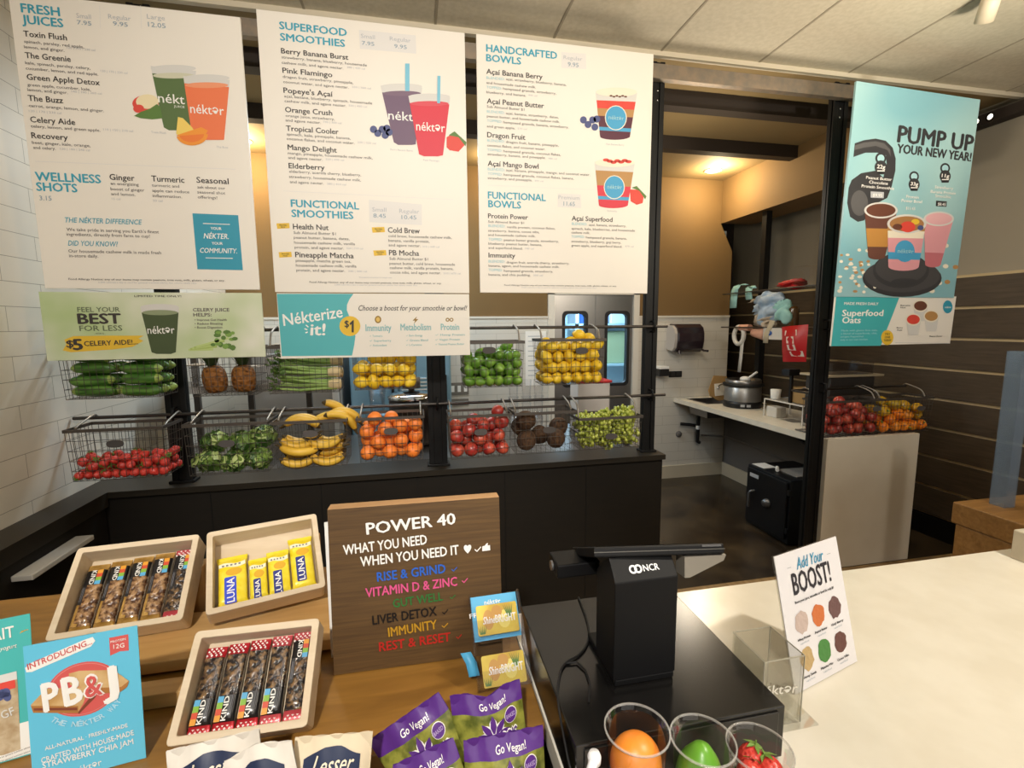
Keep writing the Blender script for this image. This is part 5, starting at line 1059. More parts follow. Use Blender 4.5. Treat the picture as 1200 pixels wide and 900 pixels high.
for x, lab in ((-1.09, 'thin grey upright of the rear shelf behind the lettuce basket'), (-.72, 'thin dark upright of the rear shelf behind the banana basket'), (-1.42, 'thin grey upright of the rear shelf behind the strawberry basket')):
    t = thing('shelf_upright', lab, 'post', (x, 3.5, .905)); b = B(); b.box(x - .018, x + .018, 3.50, 3.53, .906, 1.9, mat('upright_grey', '#5f5a55', .5, .4)); b.obj('channel', t)
    b = B(); b.box(x - .05, x + .05, 3.47, 3.56, .9055, .912, steel); b.obj('foot', t)
t = thing('overshelf', 'steel shelf across the thin uprights behind the pineapples', 'shelf', (-1.1, 3.4, 1.3)); b = B(); b.box(-1.5, -.6, 3.2, 3.498, 1.33, 1.345, steel); b.obj('deck', t)
b = B(); b.box(-1.5, -.6, 3.195, 3.2, 1.30, 1.345, chrome); b.obj('front_lip', t)
for i, (x, w, h) in enumerate(((-1.3, .14, .12), (-1.02, .12, .1), (-.84, .13, .15))):
    b = B(); b.box(x - w / 2, x + w / 2, 3.24, 3.4, 1.346, 1.346 + h, cl_); b.box(x - w / 2, x + w / 2, 3.24, 3.4, 1.346 + h, 1.352 + h, film); top(b.obj('clear_tub'), ('lidded clear tub on the steel shelf, nearest the tiled wall', 'lidded clear tub on the steel shelf between the two pineapples', 'lidded clear tub on the steel shelf by the celery')[i], 'tub')
c = Vector((-.02, 3.25, .906)); t = thing('soup_kettle', 'dark round kettle with a steel lid behind the oranges', 'kettle', c); b = B(); b.lathe([(.13, 0), (.15, .02), (.15, .30), (.14, .31)], c, mat('kettle_brown', '#1d1210', .35), 28); b.obj('body', t)
b = B(); b.lathe([(.155, .31), (.158, .325), (.13, .345), (.06, .36), (0, .362)], c, chrome, 28); ld = b.obj('lid', t); b = B(); b.lathe([(.02, .36), (.02, .375), (.06, .38), (.06, .45), (0, .455)], c, mat('upright_grey', '#5f5a55'), 16); b.obj('lid_knob', ld)
t = thing('blender', 'steel blender base beside the dark kettle', 'blender', (-.22, 3.3, .906)); b = B(); b.box(-.31, -.19, 3.25, 3.42, .906, 1.11, fz); b.obj('motor_base', t, bevel=.01); b = B(); b.lathe([(.045, 1.11), (.06, 1.3), (.058, 1.3), (.043, 1.115)], (-.25, 3.33, 0), cl_, 16); b.obj('jar', t); b = B(); b.tube([(-.22, 3.25, 1.0), (-.21, 3.2, 1.05), (-.205, 3.15, .95), (-.22, 3.10, .909)], .004, blkpl, 6); b.obj('cord', t)
# right of the middle post
for i, (z, lab) in enumerate(((1.42, 'upper light switch plate on the back wall right of the middle post'), (1.27, 'lower light switch plate on the back wall right of the middle post'))):
    a = onY(527, 475 if i else 463, 4.68); c = onY(549, 467 if i else 448, 4.68); t = thing('switch_plate', lab, 'switch', ((a.x + c.x) / 2, 4.675, a.z)); b = B(); b.box(a.x, c.x, 4.674, 4.684, a.z, c.z, mat('plate_steel', '#8f8a82', .4, .6)); b.obj('plate', t)
    for k in range(3):
        b = B(); w = (c.x - a.x) / 3; b.box(a.x + w * k + w * .25, a.x + w * k + w * .75, 4.668, 4.674, a.z + .03, c.z - .03, white); b.obj('rocker', t)
a, c = onY(616, 452, 4.68), onY(640, 388, 4.68); t = thing('wall_notice', 'white notice sheet on the back wall between the limes and lemons', 'notice', ((a.x + c.x) / 2, 4.68, a.z)); b = B(); b.box(a.x, c.x, 4.682, 4.685, a.z, c.z, white); b.obj('sheet', t)
b = B(); F = Frame((a.x, 4.682, a.z), (1, 0, 0), (0, 0, 1)); Wn, Hn = c.x - a.x, c.z - a.z
for k in range(9): b.prism(F, [(Wn * .12, Hn * (.9 - k * .09)), (Wn * (.86 - (k * 37 % 20) / 100), Hn * (.9 - k * .09)), (Wn * (.86 - (k * 37 % 20) / 100), Hn * (.915 - k * .09)), (Wn * .12, Hn * (.915 - k * .09))], .0006, .0006, inkL)
b.obj('printing', t)
for i, x in enumerate((602, 617, 631)):
    p = onY(x, 487, 3.3); b = B(); r = .036
    b.lathe([(.026, 0), (r, .16), (r + .003, .16), (r + .003, .165), (r - .002, .165), (.024, .003)], (p.x, 3.3, .906), cl_, 18); b.lathe([(.026, .12), (r, .28), (r + .003, .285), (r - .002, .285)], (p.x, 3.3, .906), cl_, 18); b.lathe([(.026, .24), (r, .40), (r + .003, .405), (r - .002, .405)], (p.x, 3.3, .906), cl_, 18); top(b.obj('cup_stack'), ('left of three stacks of clear cups behind the coconuts', 'middle of three stacks of clear cups behind the coconuts', 'right of three stacks of clear cups behind the coconuts')[i], 'cup stack')
a, c = onY(676, 470, 3.3), onY(714, 448, 3.3); t = thing('storage_bin', 'white bin with a red lid on the prep table under the lemons', 'bin', ((a.x + c.x) / 2, 3.35, .906)); b = B(); b.box(a.x, c.x, 3.28, 3.46, .906, c.z, mat('bin_white', '#c9c3bf', .4)); b.obj('body', t, bevel=.01); b = B(); b.box(a.x - .008, c.x + .012, 3.27, 3.47, c.z, c.z + .018, redp); b.obj('lid', t, bevel=.004)
# ------------------------------------------------------------------ front display: riser, crates, snack bars
crw = wood_mat('crate_wood', '#c8b497', '#d6c5ab', 'x', 4, .6, 9); crw2 = wood_mat('riser_wood', '#b98f55', '#c9a067', 'x', 4, .55, 9)
t = thing('display_riser', 'stepped light wood riser under the two rear crates', 'riser', (-.5, 1.15, .95))
b = B(); b.box(-.81, -.20, 1.085, 1.27, .958, .984, crw2); b.obj('upper_step', t, bevel=.002)
b = B(); b.box(-.79, -.22, 1.12, 1.25, .951, .958, mat('table_side', '#3a2513')); b.obj('spacer', t)
b = B(); b.box(-.81, -.46, .985, 1.03, .951, .982, crw2); b.obj('lower_step', t, bevel=.002)
b = B(); b.box(-.77, -.55, 1.30, 1.35, .951, 1.088, crw2); b.obj('back_block', t, bevel=.002); b = B(); b.box(-.42, -.28, 1.36, 1.40, .951, 1.11, crw2); b.obj('back_block', t, bevel=.002)
b = B(); b.box(-.42, -.22, 0.985, 1.03, .951, 1.042, crw2); b.obj('front_block', t, bevel=.003)
def crate(lab, o, yaw, lean, w, h, dep=.065):
    F = lean_frame(*o, yaw, lean); t = thing('snack_crate', lab, 'crate', F.P(w / 2, 0, -dep)); th = .0135
    b = B(); O = rr(0, w, 0, h, .008, 3); I = rr(th, w - th, th, h - th, .003, 3); ring(b, F, O, I, -dep, 0, crw); b.obj('frame', t, bevel=.0015)
    b = B(); b.fbox(F, th - .002, w - th + .002, th - .002, h - th + .002, -dep + .001, -dep + .008, crw); b.obj('bottom_board', t)
    return F
C1 = crate('pale wooden crate of gold wrapped nut bars, back left of the display', (-.7947, 1.1320, 1.0345), 5.0, 48, .257, .208)
C2 = crate('pale wooden crate of yellow lemon bars beside the lettered sign', (-.4820, 1.1340, 1.0490), 16.1, 48, .257, .206)
C3 = crate('pale wooden crate of red ended nut bars at the front of the display', (-.4346, .834, .993), -1.5, 48, .228, .1816, .055)

gold = mat('gold_foil', '#a8803c', .3, .5, col2='#c49c58', scale=60, bump=.3); nut = mat('nut_window', '#4a2c1c', .22, col2='#a9835a', kind='noise', scale=95, lo=.42, hi=.62, bump=.5, coat=.6)
darknut = mat('dark_nut_window', '#1f1a1c', .2, col2='#8a6a45', scale=110, lo=.45, hi=.7, bump=.5, coat=.6); blk = mat('wrapper_black', '#151416', .3, coat=.3); redf = mat('red_foil', '#b3202a', .3, .3, bump=.2, scale=60)
pinkf = mat('pink_foil', '#c04a52', .3, .3, bump=.2, scale=60); lemonf = mat('yellow_foil', '#e6cf1e', .32, .1, bump=.25, scale=40, col2='#efdd4a'); navy = mat('label_navy', '#23307f', .4); royal = mat('label_royal', '#2a45c8', .4)
whitef = mat('wrapper_white', '#efece6', .35); rb = [mat('rainbow_%s' % n, c, .35) for n, c in (('gold', '#d9962e'), ('red', '#c8482c'), ('green', '#7fae3a'), ('blue', '#56a3cf'))]; greyt = mat('wrapper_grey', '#77757a', .4); amber = mat('yellow_mark', '#d9a728', .35)
def wrapper(b, F, a0, a1, b0, b1, th, segs, tilt=0., c0=0.):
    """A filled wrapper between two flat crimps: segs = [(t0, t1, material)] along its length."""
    w = (a1 - a0) / 2; am = (a0 + a1) / 2; n = 14
    def sec(s, k):
        e = min(s, 1 - s) * (b1 - b0); fl = min(1, max(0, (e - .008) / .012)); fl = fl * fl * (3 - 2 * fl); hz = .0012 + th * fl; hw = w * (1 - .10 * fl)
        a = 2 * math.pi * (k + .5) / n; cx = math.copysign(abs(math.cos(a)) ** .45, math.cos(a)); cz = math.copysign(abs(math.sin(a)) ** .6, math.sin(a))
        return F.P(am + cx * hw + tilt * (s - .5), b0 + (b1 - b0) * s, c0 + th + .001 + cz * hz)
    for t0, t1, M in segs:
        m = max(2, int((t1 - t0) * 22)); vs = [sec(t0 + (t1 - t0) * i / m, k) for i in range(m + 1) for k in range(n)]
        b.add(vs, [(i * n + k, i * n + (k + 1) % n, (i + 1) * n + (k + 1) % n, (i + 1) * n + k) for i in range(m) for k in range(n)], M, True)
        if t0 == 0: b.add(vs[:n], [tuple(range(n))[::-1]], M)
        if t1 == 1: b.add(vs[-n:], [tuple(range(n))], M)
def nut_bar(i, F, a0, a1, b0, b1, lab, ends, win, flip, group, c0=-.0515, tilt=0., th=.0105):
    t = thing('nut_bar', lab, 'snack bar', F.P((a0 + a1) / 2, b0, c0)); L = b1 - b0; W_ = a1 - a0
    b = B()
    segs = [(0, .10, ends), (.10, .68, win), (.68, .90, blk), (.90, 1, ends)] if not flip else [(0, .09, ends), (.09, .38, blk), (.38, .86, win), (.86, 1, ends)]
    wrapper(b, F, a0, a1, b0, b1, th, segs, tilt, c0); b.obj('wrapper', t)
    b = B(); top = c0 + 2 * th + .0026
    if not flip:
        l0, l1 = b0 + L * .68, b0 + L * .895
        for k in range(4): b.prism(F, [(a0 + W_ * .60, l1 - (l1 - l0) * (k + 1) / 4), (a0 + W_ * .86, l1 - (l1 - l0) * (k + 1) / 4), (a0 + W_ * .86, l1 - (l1 - l0) * k / 4), (a0 + W_ * .60, l1 - (l1 - l0) * k / 4)], top - .0006, top - .0006, rb[k])
        G = Frame(F.P(a0 + W_ * .36, l1), -F.v, F.u); letters(b, G, 'KIND', .001, 0, l1 - l0 - .001, W_ * .21, whitef, .02, c=top)
        b.prism(F, [(a0 + W_ * .13, b0 + L * .40), (a0 + W_ * .30, b0 + L * .40), (a0 + W_ * .30, l0), (a0 + W_ * .13, l0)], top - .0007, top - .0007, blk)
        for k in range(2): b.prism(F, [(a0 + W_ * (.17 + k * .06), b0 + L * .44), (a0 + W_ * (.19 + k * .06), b0 + L * .44), (a0 + W_ * (.19 + k * .06), l0 - .006), (a0 + W_ * (.17 + k * .06), l0 - .006)], top, top, greyt)
        if ends is gold: b.prism(F, [(a0 + W_ * .13, b0 + L * .10), (a0 + W_ * .42, b0 + L * .10), (a0 + W_ * .42, b0 + L * .40), (a0 + W_ * .13, b0 + L * .40)], top - .001, top - .001, gold)
    else:
        l0, l1 = b0 + L * .095, b0 + L * .375
        for k in range(4): b.prism(F, [(a0 + W_ * .10, l0 + (l1 - l0) * k / 4), (a0 + W_ * .36, l0 + (l1 - l0) * k / 4), (a0 + W_ * .36, l0 + (l1 - l0) * (k + 1) / 4), (a0 + W_ * .10, l0 + (l1 - l0) * (k + 1) / 4)], top - .0006, top - .0006, rb[k])
        G = Frame(F.P(a0 + W_ * .62, l0), F.v, -F.u); letters(b, G, 'KIND', .001, 0, l1 - l0 - .001, W_ * .22, whitef, .02, c=top)
        for k in range(2): b.prism(F, [(a0 + W_ * (.74 + k * .06), l0 + .004), (a0 + W_ * (.755 + k * .06), l0 + .004), (a0 + W_ * (.755 + k * .06), l0 + L * .6), (a0 + W_ * (.74 + k * .06), l0 + L * .6)], top, top, greyt)
    if ends in (redf, pinkf):
        for (e0, e1) in ((b0 + L * .875, b0 + L * .995), (b0 + L * .005, b0 + L * .075)):
            nr = 4 if e1 - e0 > .015 else 2
            for r in range(nr):
                for k in range(4):
                    x = a0 + W_ * (.14 + .22 * k + (.11 if r % 2 else 0)); y = e0 + (e1 - e0) * (r + .5) / nr; s = .0021
                    if x > a1 - .004: continue
                    fl = min(y - b0, b1 - y); f_ = min(1, max(0, (fl - .008) / .012)); zc = c0 + th + .001 + (.0012 + th * f_ * f_ * (3 - 2 * f_)) + .0009
                    b.prism(F, [(x - s, y - s * .3), (x + s, y - s * .3), (x + s, y + s * .3), (x - s, y + s * .3)], zc, zc, whitef); b.prism(F, [(x - s * .3, y - s), (x + s * .3, y - s), (x + s * .3, y + s), (x - s * .3, y + s)], zc + .0001, zc + .0001, whitef)
    b.obj('printing', t)
inner = lambda i, n, w, th=.0145, gap=.001: (th + (w - 2 * th) * i / n + gap, th + (w - 2 * th) * (i + 1) / n - gap)
nth = ('leftmost', 'second from the left', 'middle', 'fourth from the left', 'rightmost')
for i in range(5):
    a0, a1 = inner(i, 5, .257); last = i == 4
    nut_bar(i, C1, a0, a1, .017 + (i * 7 % 5) * .0009, .178 + i * .003, nth[i] + (' nut bar in the back left crate, gold wrapper ends' if not last else ' nut bar in the back left crate, dark nuts and a pink end'), gold if not last else pinkf, nut if not last else darknut, False, None, c0=-.0565)
for i in range(5):
    a0, a1 = inner(i, 5, .228); last = i == 4
    nut_bar(i, C3, a0, a1, .016 + i * .0005, .157 + i * .0025, nth[i] + (' dark nut bar in the front crate, label at its lower end' if not last else ' nut bar in the front crate, label turned to its upper end'), (redf, redf, redf, pinkf, pinkf)[i], darknut, not last, None, c0=-.0465, th=.009)
for i, (xa, xb, yt, lab) in enumerate(((400, 600, 330, 'leftmost yellow lemon bar in the crate by the sign, bright blue label'), (598, 712, 345, 'second yellow lemon bar in the crate by the sign, tucked between its neighbours'), (700, 872, 295, 'third yellow lemon bar from the left in the crate by the sign'), (848, 1030, 210, 'rightmost yellow lemon bar, standing highest in the crate by the sign'))):
    Fp = Frame(C2.P(0, 0, -.035), C2.u, C2.v); pa = Fp.px(180 + xa / 5.4545, 590 + (yt + 12) / 5.4545); pb = Fp.px(180 + xb / 5.4545, 590 + (yt - 12) / 5.4545)
    a0, a1, b1 = max(pa[0], .0145), min(pb[0], .2415), (pa[1] + pb[1]) / 2; b0 = .016; th = .010; c0 = -.0565 + (.0 if i != 1 else -.0)
    if i == 1: a0 += .001; a1 += .004
    if i == 2: a0 += .006; a1 -= .003
    if i == 3: a0 += .002
    t = thing('lemon_bar', lab, 'snack bar', C2.P((a0 + a1) / 2, b0, c0)); b = B(); wrapper(b, C2, a0, a1, b0, b1, th, [(0, 1, lemonf)], 0, c0); b.obj('wrapper', t)
    b = B(); top = c0 + 2 * th + .003; W_ = a1 - a0; L = b1 - b0
    l1 = b1 - .056; l0 = l1 - .066; l0 = max(l0, b0 + .001)
    b.prism(C2, rr(a0 + W_ * .25, a0 + W_ * .62, l0, l1, .003, 3), top - .0005, top - .0005, royal if i == 0 else navy)
    G = Frame(C2.P(a0 + W_ * .56, l0), C2.v, -C2.u); letters(b, G, 'LUNA', .003, 0, l1 - l0 - .004, W_ * .23, whitef, .02, c=top)
    b.prism(C2, [(a0 + W_ * .08 + W_ * .84 * k / 10, b1 - .031 + .0022 * math.sin(k * .7)) for k in range(11)] + [(a0 + W_ * .92 - W_ * .84 * k / 10, b1 - .021 + .0022 * math.sin((10 - k) * .7)) for k in range(11)], top - .0006, top - .0006, mat('wrapper_cream', '#e9e4c6', .35))
    for k in range(5): b.prism(C2, [(a0 + W_ * (.18 + .13 * k), b1 - .028), (a0 + W_ * (.25 + .13 * k), b1 - .028), (a0 + W_ * (.25 + .13 * k), b1 - .024), (a0 + W_ * (.18 + .13 * k), b1 - .024)], top, top, greyt)
    b.prism(C2, [(a0 + W_ * .55 + W_ * .26 * math.cos(k * .42), b1 - .044 + .010 * math.sin(k * .42)) for k in range(15)], top - .0006, top - .0006, amber)
    b.obj('printing', t)

# ------------------------------------------------------------------ lettered wooden sign
sw = wood_mat('sign_wood', '#4b351b', '#624826', 'x', 6, .6, 26); edge = wood_mat('sign_edge', '#a97f52', '#bf9567', 'x', 4, .6, 8)
FS = lean_frame(-.1903, 1.0062, .952, -1.1, 4.5); Wd, Hh = .3697, .362
t = thing('lettered_sign', 'dark wooden sign board headed POWER 40 standing on the display table', 'sign', FS.P(Wd / 2, 0))
b = B(); b.fbox(FS, 0, Wd, 0, Hh, -.036, 0, sw); b.fbox(FS, 0.0003, Wd - .0003, Hh, Hh + .0012, -.036, -.0004, edge); b.obj('board', t)
wt = mat('letter_white', '#f1efec', .4); tx = [('blue', '#2b62c4'), ('pink', '#d8568c'), ('green', '#2f6f35'), ('black', '#171312'), ('gold', '#b78a24'), ('red', '#b3241f')]; TX = {n: mat('letter_' + n, c, .4) for n, c in tx}
b = B(); I = Ink(b, FS, 370, 570, 5.); 
I.T('POWER 40', 300, 280, 818, 66, wt, .03, y1=218, c=.002)
I.T('WHAT YOU NEED', 165, 400, 652, 56, wt, .03, y1=335, c=.002); I.T('WHEN YOU NEED IT', 265, 468, 838, 56, wt, .03, y1=395, c=.002)
I.T('RISE & GRIND', 362, 555, 760, 52, TX['blue'], .03, y1=503, c=.002); I.T('✓', 795, 502, 830, 34, TX['blue'], .01, c=.002)
I.T('VITAMIN D & ZINC', 295, 648, 828, 52, TX['pink'], .03, y1=578, c=.002); I.T('✓', 856, 570, 892, 38, TX['pink'], .01, c=.002)
I.T('GUT WELL', 455, 708, 745, 48, TX['green'], .03, y1=664, c=.002); I.T('✓', 785, 662, 820, 30, TX['green'], .01, c=.002)
I.T('LIVER DETOX', 335, 808, 708, 52, TX['black'], .03, y1=752, c=.002); I.T('✓', 740, 754, 777, 38, TX['black'], .01, c=.002)
I.T('IMMUNITY', 428, 878, 710, 52, TX['gold'], .03, y1=830, c=.002); I.T('✓', 738, 832, 777, 36, TX['gold'], .01, c=.002)
I2 = Ink(b, FS, 380, 680, 4.09); I2.T('REST & RESET', 265, 338, 605, 42, TX['red'], .03, y1=288, c=.002); I2.T('✓', 632, 283, 660, 28, TX['red'], .01, c=.002)
I.T('♥', 868, 385, 912, 34, wt, c=.002); I.T('✓', 930, 388, 970, 40, wt, .012, c=.002)
I.poly([(975, 350), (990, 345), (1000, 332), (1008, 330), (1006, 344), (1020, 342), (1022, 372), (975, 378)], wt, .002)
b.obj('lettering', t)
b = B(); Fc = lean_frame(-.205, 1.065, .952, 8, 6); b.fbox(Fc, 0, .14, 0, .31, -.002, 0, white); tag(b.obj('paper_card'), 'white card showing behind the left edge of the lettered sign', 'card')

# ------------------------------------------------------------------ blue promotion cards at the left
skyb = mat('card_blue', '#63bedd', .45); coral = mat('card_red', '#cf5a56', .45); bread = mat('card_bread', '#d2b07c', .6, col2='#bd9257', scale=30); crust = mat('card_crust', '#a8713a', .5); jam = mat('card_jam', '#7c3f2c', .5); paleb = mat('card_pale_blue', '#b7dcea', .5)
FP = lean_frame(-.633, .8417, .953, 8.6, 5.6); Wd, Hh = .1538, .2356
t = thing('promotion_card', 'bright blue card reading PB&J propped at the front of the display', 'card', FP.P(Wd / 2, 0))
b = B(); b.fbox(FP, 0, Wd, 0, Hh, -.0015, 0, skyb); b.obj('card', t)
b = B(); b.fbox(FP, .02, Wd - .02, 0, .10, -.004, -.0016, cl_); b.fbox(FP, .02, Wd - .02, 0, .003, -.07, -.004, cl_); b.obj('stand', t)
b = B(); I = Ink(b, FP, 0, 700, 4.5)
I.poly([(133, 372), (165, 345), (440, 225), (490, 208), (503, 228), (480, 258), (170, 392), (140, 395)], whitef); I.T('INTRODUCING...', 150, 380, 488, 30, coral, .015, .15, y1=243, c=.001)
I.poly([(576, 213), (677, 194), (680, 280), (632, 284), (582, 307)], coral); I.T('PROTEIN', 585, 240, 665, 11, whitef, .01, y1=222, c=.001); I.T('12G', 600, 270, 658, 22, whitef, .01, y1=260, c=.001)
a, c = FP.px(0 + 440 / 4.5, 700 + 482 / 4.5); rx = (FP.px(630 / 4.5, 700 + 460 / 4.5)[0] - FP.px(245 / 4.5, 700 + 500 / 4.5)[0]) / 2
b.prism(FP, [(a + rx * math.cos(k * .157), c + rx * .93 * math.sin(k * .157)) for k in range(40)], .0005, .0005, coral)
b.prism(FP, [(a + rx * .95 * math.cos(k * .157), c + rx * .88 * math.sin(k * .157)) for k in range(40)], .0007, .0007, mat('card_red_line', '#d98a84', .45)); b.prism(FP, [(a + rx * .93 * math.cos(k * .157), c + rx * .86 * math.sin(k * .157)) for k in range(40)], .0009, .0009, coral)
I.poly([(165, 565), (245, 480), (470, 470), (440, 560), (415, 600), (175, 600)], bread, .0012); I.poly([(165, 570), (415, 570), (415, 608), (178, 606)], crust, .0014); I.poly([(180, 582), (410, 578), (410, 592), (182, 594)], jam, .0016)
I.poly([(365, 400), (420, 385), (600, 380), (683, 440), (640, 480), (480, 480), (372, 460)], bread, .0013); I.poly([(480, 475), (640, 470), (683, 436), (672, 470), (630, 500), (500, 505)], crust, .0015); I.poly([(410, 608), (480, 520), (510, 520), (420, 612)], jam, .0012)
for s in (('P', 240, 600, 318, 145, 580), ('B', 350, 570, 440, 145, 545), ('J', 555, 512, 622, 140, 495)): I.T(s[0], s[1], s[2], s[3], s[4], whitef, .05, y1=s[5], c=.002)
I.T('&', 452, 530, 550, 120, whitef, .06, y1=505, c=.0019); I.T('&', 458, 525, 545, 110, coral, .02, y1=503, c=.0032)
import itertools
for k, ch in enumerate('THE NÉKTER WAY'):
    if ch == ' ': continue
    an = math.radians(225 + 98 * k / 13); x = a + rx * 1.10 * math.cos(an); y = c + rx * 1.10 * math.sin(an); G = Frame(FP.P(x, y), FP.u * -math.sin(an) + FP.v * math.cos(an), FP.u * -math.cos(an) - FP.v * math.sin(an))
    letters(b, G, ch, -.0035, -.008, .0035, .0085, paleb, .015, c=.001)
for s in (('ALL-NATURAL · FRESHLY-MADE', 240, 805, 675, 20, 680), ('CRAFTED WITH HOUSE-MADE', 222, 872, 708, 28, 722), ('STRAWBERRY CHIA JAM', 228, 900, 705, 30, 770)): I.T(*s[:5], whitef, .012, y1=s[5], c=.001)
I.T('néktər', 395, 930, 540, 34, whitef, .005, y1=880, c=.001)
b.obj('printing', t)
p = onZ(70, 874, .953); yw = 14; u = Vector((math.cos(math.radians(yw)), math.sin(math.radians(yw)), 0)); o_ = p - u * .154
FL = lean_frame(o_.x, o_.y, .953, yw, 9); q = FL.px(35, 719); Hl = q[1]
t = thing('promotion_card', 'teal parfait card cut off by the left edge of the photo', 'card', FL.P(.077, 0))
b = B(); b.fbox(FL, q[0] - .154, q[0], 0, Hl, -.0015, 0, mat('card_teal', '#48b3b0', .45)); b.obj('card', t)
b = B(); b.fbox(FL, q[0] - .13, q[0] - .02, 0, .09, -.004, -.0016, cl_); b.fbox(FL, q[0] - .13, q[0] - .02, 0, .003, -.07, -.004, cl_); b.obj('stand', t)
b = B(); I = Ink(b, FL, 0, 700, 4.5); b.prism(FL, [(q[0] - .154, .002), (q[0], .002), (q[0], Hl * .24), (q[0] - .03, Hl * .24), (q[0] - .154, Hl * .12)], .0004, .0004, whitef)
I.T('PARFAIT', -220, 275, 78, 60, whitef, .02, y1=205, c=.001); I.T('with honey yogurt', -160, 318, 88, 22, whitef, .005, .2, y1=262, c=.001)
I.poly([(-40, 420), (88, 388), (95, 470), (110, 800), (20, 830), (-40, 840)], mat('card_oats', '#c7b495', .5, col2='#a98e6a', scale=60), .0008); I.poly([(-40, 420), (88, 388), (92, 430), (-40, 465)], cupg, .001); I.poly([(-40, 462), (80, 432), (84, 475), (-40, 510)], redS, .0012)
for p_ in ((15, 505), (35, 500), (0, 520), (40, 522)): I.ell(*p_, 22, 24, blueb, .0014)
I.T('GF', 15, 640, 82, 42, cupg, .01, y1=612, c=.0016)
for k in range(2): I.T('2,000 calories a day is used for general nutrition advice', -150, 905 + k * 18, 160, 9, inkS, y1=790 + k * 22, c=.001)
for k in range(4): I.line(105 + k * 10, 190 - k * 6, 120 + k * 10, 175 - k * 2, 3, amber)
b.obj('printing', t)

# ------------------------------------------------------------------ gift card holder
FG = lean_frame(.1066, .8888, .953, 1.8, 39.7); Wg, Hg = .1126, .1832
t = thing('gift_card_holder', 'clear two tier holder with a blue back card beside the lettered sign', 'holder', FG.P(Wg / 2, 0))
b = B(); b.fbox(FG, 0, Wg, 0, Hg, -.004, -.001, cl_); b.fbox(FG, 0, Wg, 0, .003, -.001, .02, cl_); b.fbox(FG, 0, Wg, Hg * .52, Hg * .52 + .003, -.001, .02, cl_); b.fbox(FG, 0, Wg, 0, .035, .017, .02, cl_); b.fbox(FG, 0, Wg, Hg * .52, Hg * .52 + .035, .017, .02, cl_)
b.fbox(FG, 0, .003, 0, Hg, -.001, .02, cl_); b.fbox(FG, Wg - .003, Wg, 0, Hg, -.001, .02, cl_); b.obj('pockets', t)
b = B(); b.fbox(FG, .02, Wg - .02, .10, .105, -.1, -.004, cl_); b.add([FG.P(.02, .14, -.004), FG.P(Wg - .02, .14, -.004), Vector((FG.P(Wg - .02, 0).x, FG.P(0, .14).y + .03, .953)), Vector((FG.P(.02, 0).x, FG.P(0, .14).y + .03, .953))], [(0, 1, 2, 3)], cl_); b.obj('easel_back', t)
b = B(); b.fbox(FG, .004, Wg - .004, Hg * .50, Hg - .002, -.0008, .0002, mat('holder_blue', '#4fa6d3', .45)); bc = b.obj('back_card', t)
b = B(); I = Ink(b, FG, 380, 680, 4.09); I.T('néktər', 768, 118, 845, 22, whitef, .008, y1=108, c=.001); I.T('FREE', 698, 185, 780, 22, whitef, .015, y1=168, c=.0008); I.T('GIFT', 855, 150, 925, 20, whitef, .015, y1=135, c=.0008); b.obj('lettering', bc)
gy = mat('card_yellow', '#dcc24a', .4, col2='#c9a23a', scale=18); gw = mat('card_flesh', '#c9974a', .5)
for i, (b0, lab) in enumerate(((Hg * .52 + .005, 'yellow pineapple gift card in the upper pocket of the clear holder'), (.005, 'yellow pineapple gift card in the lower pocket of the clear holder'))):
    t = thing('gift_card', lab, 'card', FG.P(Wg / 2, b0, .012)); F = Frame(FG.P(.013, b0, .008), FG.u, FG.v); ww, hh = .091, .058 if i else .060
    b = B(); b.prism(F, rr(0, ww, 0, hh, .004), 0, .003, gy); b.obj('card', t, bevel=.0005)
    b = B()
    for k, (x, y, rx_, ry_) in enumerate(((.025, .03, .012, .02), (.06, .028, .014, .018), (.045, .045, .012, .012))): b.prism(F, [(x + rx_ * math.cos(j * .4), y + ry_ * math.sin(j * .4)) for j in range(16)], .0033 + k * .0001, .0033 + k * .0001, gw if k % 2 == 0 else mat('card_lemon', '#e9d873', .4))
    for k in range(6): x = .068 + k * .001; b.prism(F, [(x, .03), (x + .004, .031), (x + .002 + (k - 3) * .0035, .058)], .0037 + k * .0001, .0037 + k * .0001, green)
    for k in range(5): x = .004 + k * .002; b.prism(F, [(x, .003), (x + .003, .003), (x + .002 + (k - 2) * .003, .02)], .0037 + k * .0001, .0037 + k * .0001, green)
    letters(b, F, 'Shine', .012, .022, .038, .014, whitef, .03, .2, c=.0047); letters(b, F, 'BRIGHT', .040, .022, .086, .015, whitef, .03, c=.0047)
    b.obj('printing', t)
b = B(); ribbon(b, [FG.P(-.018, .075, .01), FG.P(-.008, .055, .004), FG.P(-.004, .03, .006)], FG.u * .022, mat('holder_blue', '#4fa6d3')); tag(b.obj('paper_tab'), 'small blue paper flap sticking out left of the gift card holder', 'flap')

